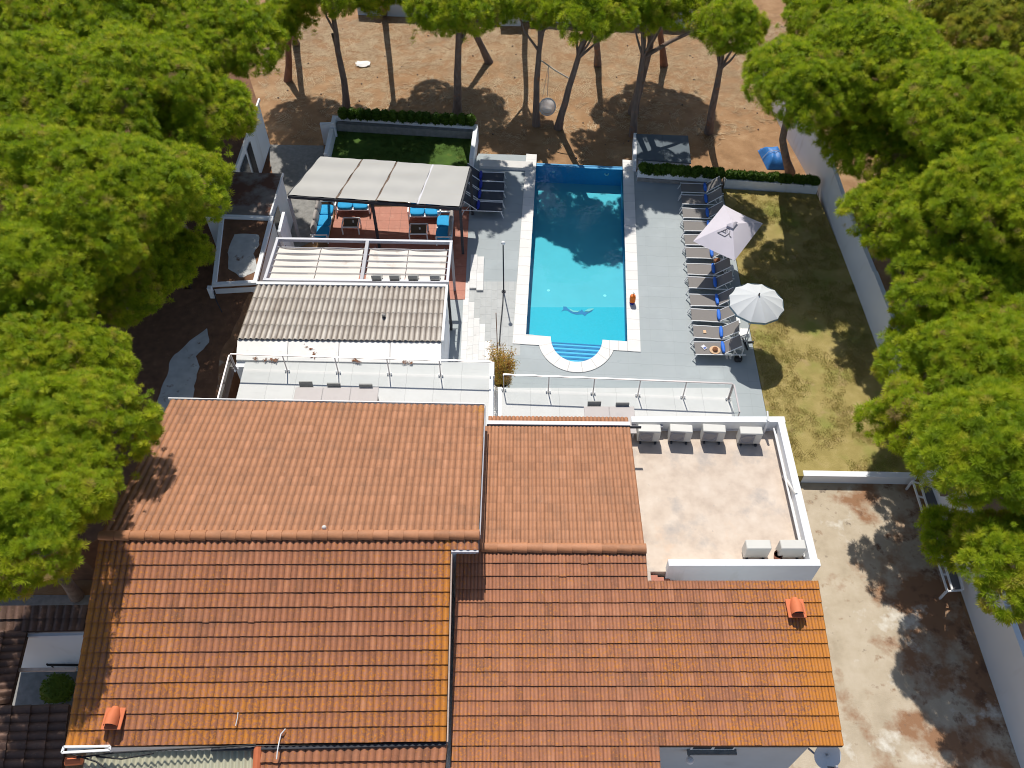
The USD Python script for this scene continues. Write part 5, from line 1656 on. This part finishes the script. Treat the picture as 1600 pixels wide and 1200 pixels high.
# ---------------------------------------------------------------- right yard: steel frame canopy by the wall
cf = thing('carport_frame', 'light steel lean-to frame with dark sheets along the right wall', 'awning', at(1450, 830, GZ))
CZ = .12
ca = [at(1425, 752, CZ), at(1462, 763, CZ), at(1504, 922, CZ), at(1479, 924, CZ)]
for u in np.linspace(0, 1, 8):
    A, B = ca[0] + (ca[3] - ca[0]) * u, ca[1] + (ca[2] - ca[1]) * u
    obj('cross_bar', MB().bar(A, B, .05).out(), M['metal_white'], cf)
for s_ in (0, .32, 1):
    A, B = ca[0] + (ca[1] - ca[0]) * s_, ca[3] + (ca[2] - ca[3]) * s_
    obj('long_rail', MB().bar(A + (0, 0, .052), B + (0, 0, .052), .06, .05).out(), M['metal_white'], cf)
for k in range(3):
    u0, u1 = k / 3 + .01, (k + 1) / 3 - .01
    q = [ca[0] + (ca[1] - ca[0]) * .36 + ((ca[3] + (ca[2] - ca[3]) * .36) - (ca[0] + (ca[1] - ca[0]) * .36)) * u for u in (u0, u1)]
    w = [ca[1] + (ca[2] - ca[1]) * u - (.05, 0, 0) for u in (u1, u0)]
    obj('roof_sheet', MB().slab([x + (0, 0, .03) for x in (q[0], q[1], w[0], w[1])], .012).out(), M['panel_dark'], cf)
for u in (0, .5, 1):
    A = ca[0] + (ca[3] - ca[0]) * u
    obj('post', MB().bar((A[0], A[1], GZ + .012), (A[0], A[1], CZ - .03), .06).out(), M['metal_white'], cf)

# ---------------------------------------------------------------- far end of the garden
wall('garden_wall', [P2(at(560, 22, GZ)), P2(at(1100, 44, GZ))], GZ, .75, .2, 'pale wall closing the far end of the garden', m=M['gray_wall'])
us = at(797, 41, GZ)
ut = thing('utility_box', 'white masonry box standing at the far garden wall', 'utility box', us)
obj('body', MB().box(us[0] - .62, us[1], GZ, us[0] + .62, us[1] + 1.0, GZ + 1.25).out(), M['white_wall'], ut)
obj('top', MB().box(us[0] - .66, us[1] - .04, GZ + 1.252, us[0] + .66, us[1] + 1.04, GZ + 1.33).out(), M['cap_tile'], ut)
c = at(567, 102, GZ)
b = MB()
r_ = np.random.default_rng(6)
gx, gy = np.meshgrid(np.linspace(-.4, .4, 12), np.linspace(-.25, .25, 8), indexing='ij')
hh = meshkit.fbm(np.stack([gx * 5, gy * 5, gx * 0], -1), 3, 2) * .16
idx = np.arange(96).reshape(12, 8)
Fq = [(idx[i, j], idx[i + 1, j], idx[i + 1, j + 1], idx[i, j + 1]) for i in range(11) for j in range(7) if (abs(gx[i, j] / .42) ** 2 + abs(gy[i, j] / .27) ** 2 < 1.05)]
single('plastic_sheet', (np.c_[gx.ravel() + c[0], gy.ravel() + c[1], hh.ravel() + GZ + .02], np.array(Fq)), M['paper'], 'crumpled white plastic sheet lying on the brown earth', 'plastic sheet', smooth=True)
# blue tarpaulin by the right wall
tq = at(1207, 250, GZ)
tp = thing('tarpaulin', 'blue tarpaulin over a heap beside the right wall', 'tarpaulin', tq)
gx, gy = np.meshgrid(np.linspace(-1, 1, 14), np.linspace(-1, 1, 14), indexing='ij')
hh = .5 * np.clip(1 - np.maximum(abs(gx), abs(gy)) ** 3, 0, 1) * (.75 + .5 * meshkit.fbm(np.stack([gx * 2, gy * 2, gx * 0], -1), 3, 8)) + .01
idx = np.arange(196).reshape(14, 14)
obj('cover', (np.c_[gx.ravel() * .5 + gy.ravel() * -.1, gy.ravel() * .75, hh.ravel()], np.array([(idx[i, j], idx[i + 1, j], idx[i + 1, j + 1], idx[i, j + 1]) for i in range(13) for j in range(13)])), M['tarp'], tp, 40, True)
obj('rope', MB().tube([(-.52, 0, .1), (-.3, .0, .5), (0, 0, .56), (.3, 0, .5), (.52, 0, .1)], .012, 5).out(), M['rope'], tp, True, True)

# ---------------------------------------------------------------- pines
TREES = []


def crown_cloud(C, R, H, nl, r, dens, low):
    """Points, directions and sizes of the needle tufts of an umbrella crown made of rounded boughs."""
    lobes = []
    for k in range(nl):
        q = math.sqrt((k + .5) / nl) * .84
        a = k * 2.39996 + r.uniform(-.35, .35)
        rl = R * r.uniform(.27, .43) * (1.1 - .2 * q)
        z = H * (1 - q ** 2) * .75 + r.uniform(-.18, .18) * R * .5 - low * q * q
        lobes.append((np.array([q * R * math.cos(a), q * R * math.sin(a), z]), rl))
    P, U = [], []
    for i, (c, rl) in enumerate(lobes):
        n = int(4 * np.pi * rl * rl * dens * .8)
        d = r.normal(size=(n, 3))
        d /= np.linalg.norm(d, axis=1)[:, None]
        d = d[d[:, 2] > -.75]
        p = c + d * rl * np.array([1, 1, .78]) * r.uniform(.9, 1.08, (len(d), 1))
        ok = np.ones(len(p), bool)
        for j, (c2, r2) in enumerate(lobes):
            if j != i:
                ok &= np.linalg.norm((p - c2) / [1, 1, .78], axis=1) > r2 * .86
        gap = meshkit.fbm(np.c_[(p + C) * 1.1], 3, 4)
        ok &= gap > r.uniform(.29, .40)
        p, d = p[ok], d[ok]
        fill = c + r.normal(size=(n // 6, 3)) * rl * .45
        P += [p, fill]
        U += [d + [0, 0, .55], r.normal(size=fill.shape) + [0, 0, 1.5]]
    P, U = np.vstack(P), np.vstack(U)
    return P, U + r.normal(0, .25, U.shape), r.uniform(.5, 1.2, len(P)), lobes


def pine(label, cpx, cz, R, base=None, seed=0, H=None, dens=35., nl=None, low=.3, m='pine', tuft_size=1.0, group='pines around the garden', bark='bark', bend=(0, 0), fork=None, trunk_r=.16):
    r = np.random.default_rng(seed + 500)
    C = at(*cpx, cz)
    if base is None:
        B = np.array([C[0], C[1], 0]) + np.array([C[0], C[1], 0]) / np.hypot(C[0], C[1]) * 2.8 + (r.normal(0, .3), r.normal(0, .3), GZ)
    else:
        B = at(*base, GZ)
    t = thing('pine_tree', label, 'pine tree', B, group)
    H = H or R * .5
    P, U, S, lobes = crown_cloud(C, R, H, nl or int(16 + R * 6), r, dens, low)
    off = C - B - (0, 0, .25 * R)
    scatter(t.path + '/crown', [f'/World/plant_library/{"pine_tuft" if m == "pine" else "gray_tuft"}' + s for s in ('', '_001', '_002')], P + off, U, S * tuft_size, r)
    tag(T(t.path + '/crown', B), kind='stuff')
    topc = off + (0, 0, .1 * R)
    n = 9
    s = np.linspace(0, 1, n)[:, None]
    pts = topc * s + np.array([bend[0], bend[1], 0]) * np.sin(np.pi * s) + np.r_[[[0, 0, 0]], np.cumsum(r.normal(0, .035, (n - 1, 3)) * (1, 1, 0), 0)]
    pts[0] = (0, 0, -.1)
    rad = trunk_r * (1.25 - .7 * s[:, 0])
    rad[0] *= 1.25
    obj('trunk', MB().tube(pts, rad, 10).out(), M[bark], t, True, True)
    for k in r.permutation(len(lobes))[:8]:
        c, rl = lobes[k]
        e = off + c - (0, 0, rl * .2)
        st_ = pts[r.integers(n - 4, n - 1)]
        mid_ = (st_ + e) / 2 + (0, 0, -.15) + r.normal(0, .08, 3)
        obj('limb', MB().tube([st_, mid_, e], [trunk_r * .45, trunk_r * .32, trunk_r * .12], 7).out(), M[bark], t, True, True)
    if fork:
        st_ = pts[fork[0]]
        e = at(*fork[1], fork[2]) - B
        obj('fork', MB().tube([st_, (st_ + e) / 2 + (0, 0, .1), e], [trunk_r * .75, trunk_r * .6, trunk_r * .4], 8).out(), M[bark], t, True, True)
    return t


LEFT = [
    ((66, 690), 7.7, 2.15, 'large front pine overhanging the left end of the tiled roof'),
    ((8, 800), 8.4, 1.8, 'pine at the left edge just above the neighbour roof'),
    ((30, 560), 6.4, 1.9, 'pine at the left edge behind the large front pine'),
    ((120, 560), 6.2, 1.3, 'small pine bough crown at the upper side of the front pine'),
    ((40, 420), 7.0, 2.1, 'pine at the left edge level with the canvas pergola'),
    ((168, 415), 5.0, 1.9, 'dark low pine hanging over the needle covered ground'),
    ((268, 395), 4.2, 1.15, 'small dark low pine beside the bare flat roof'),
    ((252, 285), 6.2, 1.9, 'pine whose crown edge reaches toward the shed roofs'),
    ((160, 295), 7.5, 2.5, 'broad pine in the middle of the left grove'),
    ((30, 270), 7.3, 2.5, 'broad pine at the left edge of the grove middle'),
    ((300, 165), 6.4, 2.0, 'pine crown just left of the white shed'),
    ((185, 130), 7.6, 2.7, 'broad pale green pine left of the white shed pine'),
    ((40, 120), 7.5, 2.5, 'pine near the upper left corner of the photo'),
    ((330, 50), 7.0, 2.2, 'darker pine at the top left of the bare earth'),
    ((190, 10), 7.6, 2.7, 'pine at the top edge of the left grove'),
    ((50, -10), 7.4, 2.6, 'pine in the top left corner of the photo'),
]
for i, (c, z, R, lab) in enumerate(LEFT):
    pine(lab, c, z, R * 1.1, None, i, group='pines of the left grove', dens=(55 if i < 4 else 40 if i < 10 else 34), tuft_size=(.78 if i < 4 else .92 if i < 10 else 1.0))
RIGHT = [
    ((1143, 32), 7.0, 1.35, 'small round pine crown between bare earth and right grove'),
    ((1262, 118), 7.0, 2.0, 'pine over the far end of the long white wall'),
    ((1380, 80), 7.4, 2.6, 'broad pine at the top of the right grove'),
    ((1320, 10), 7.4, 2.2, 'pine at the top edge right of the small round crown'),
    ((1405, 215), 5.2, 2.3, 'pine in the right grove above the wall corner'),
    ((1520, 160), 7.6, 2.7, 'broad pine inside the upper right grove'),
    ((1392, 332), 4.8, 1.5, 'small pine leaning over the white wall beside the lawn'),
    ((1490, 320), 5.8, 2.4, 'pine in the middle of the right grove'),
    ((1590, 290), 7.4, 2.3, 'pine at the right edge of the grove, upper middle'),
    ((1530, 440), 5.2, 2.2, 'pine at the right side level with the round parasol'),
    ((1492, 555), 4.0, 1.9, 'pine covering the wall where the lawn is widest'),
    ((1590, 560), 5.4, 2.2, 'pine at the right edge level with the terrace'),
    ((1435, 655), 4.2, 1.3, 'low pine bough leaning over the dry lawn corner'),
    ((1562, 690), 6.2, 1.75, 'pine beside the concrete yard corner'),
    ((1492, 832), 3.6, .82, 'dark low pine crown hanging over the steel frame'),
    ((1592, 868), 5.0, 1.3, 'pine at the right edge over the yard wall'),
]
for i, (c, z, R, lab) in enumerate(RIGHT):
    pine(lab, c, z, R * 1.1, (1236, 268) if i == 1 else None, 40 + i, dens=35, group='pines of the right grove', bend=(-.5, .2) if i == 1 else (0, 0))
pine('greyish green tree in the top right corner of the photo', (1560, 20), 7.6, 2.8, None, 60, m='pine_gray', group=None)
TOP = [
    ((448, 22), 5.4, 1.35, (462, 66), 'low dark pine crown at the top edge left of the bare earth', 'bark', None),
    ((590, -30), 6.2, 1.7, (600, 20), 'pine at the top edge over the far wall left half', 'bark', None),
    ((800, -62), 6.4, 1.7, (822, 22), 'pine at the top edge beside the white utility box', 'bark', None),
    ((452, -105), 7.0, 2.5, (449, 126), 'leftmost pine standing on the bare earth', 'bark_red', None),
    ((520, -40), 7.2, 2.1, (541, 168), 'pine with a forked bent trunk behind the back lawn', 'bark', (4, (519, 52), 3.9)),
    ((718, -12), 7.2, 2.2, (714, 180), 'thick grey pine trunk behind the middle of back lawn hedge', 'bark', None),
    ((672, -118), 7.0, 2.7, (765, 97), 'pine between the thick trunk and the white utility box', 'bark', None),
    ((845, -10), 7.0, 1.6, (838, 195), 'slim upright pine left of the hanging chair', 'bark', None),
    ((920, 5), 7.2, 2.0, (872, 200), 'pine leaning right beside the hanging chair', 'bark', None),
    ((935, -60), 6.6, 1.6, (934, 101), 'slim pine behind the leaning hanging chair pine', 'bark', None),
    ((1035, -15), 7.0, 1.9, (989, 176), 'dark thick pine in the pair beyond the pump lid', 'bark', None),
    ((1010, 0), 6.6, 1.4, (989, 212), 'forked pine rising just behind the pump lid', 'bark', (5, (1090, 46), 4.2)),
    ((1020, -112), 7.0, 2.8, (1038, 102), 'reddish slim pine right of the forked pine', 'bark_red', None),
]
for i, (c, z, R, bs, lab, bk, fk) in enumerate(TOP):
    pine(lab, c, z, R, bs, 80 + i, group='pines on the bare earth', bark=bk, fork=fk, low=.2, trunk_r=.19 if i in (5, 10) else .15)

# hanging chair between two of those pines
hc = at(855, 163, .35)
egg = thing('hanging_chair', 'white round hanging chair between two pine trunks', 'hanging chair', hc - (0, 0, .5))
V, F = [], []
nu, nv = 14, 9
for j in range(nv):
    t = j / (nv - 1)
    ph = t * np.pi * .56
    for i in range(nu):
        a = 2 * np.pi * i / nu
        V.append((.40 * math.sin(ph) * math.cos(a), .46 * (1 - math.cos(ph)) - .1, .43 * math.sin(ph) * math.sin(a)))
F = [(j * nu + i, j * nu + (i + 1) % nu, (j + 1) * nu + (i + 1) % nu, (j + 1) * nu + i) for j in range(nv - 1) for i in range(nu)]
Rm = trimesh.transformations.rotation_matrix(math.radians(-14), (1, 0, 0))[:3, :3]
V = np.array(V) * (1, -1, 1) @ Rm.T
obj('shell', (V + hc, np.array(F)), M['wicker'], egg, True)
rg = trimesh.creation.torus(.40, .035, major_sections=28, minor_sections=6)
rg.vertices = (rg.vertices[:, [0, 2, 1]] * (1, 1, 1.08) + (0, -.36, 0)) @ Rm.T + hc
obj('rim', rg, M['white_paint'], egg, True)
obj('seat_cushion', pillow(hc + (0, -.1, -.3), (.6, .45, .12)), M['paper'], egg, True)
r1_, r2_ = at(842, 95, 2.6), at(890, 122, 2.6)
hang = np.array([hc[0], hc[1], 2.55])
obj('rope', MB().tube([hc + (0, 0, .5), hang], .014, 5).tube([hc + (-.25, 0, .42), hang], .01, 5).out(), M['rope'], egg)
single('branch_pole', MB().tube([at(842, 92, 3.0), at(868, 110, 2.75), at(890, 123, 2.5)], .035, 6).out(), M['rope'], 'pale thin pole tied between two pines above the hanging chair', 'pole', smooth=True)
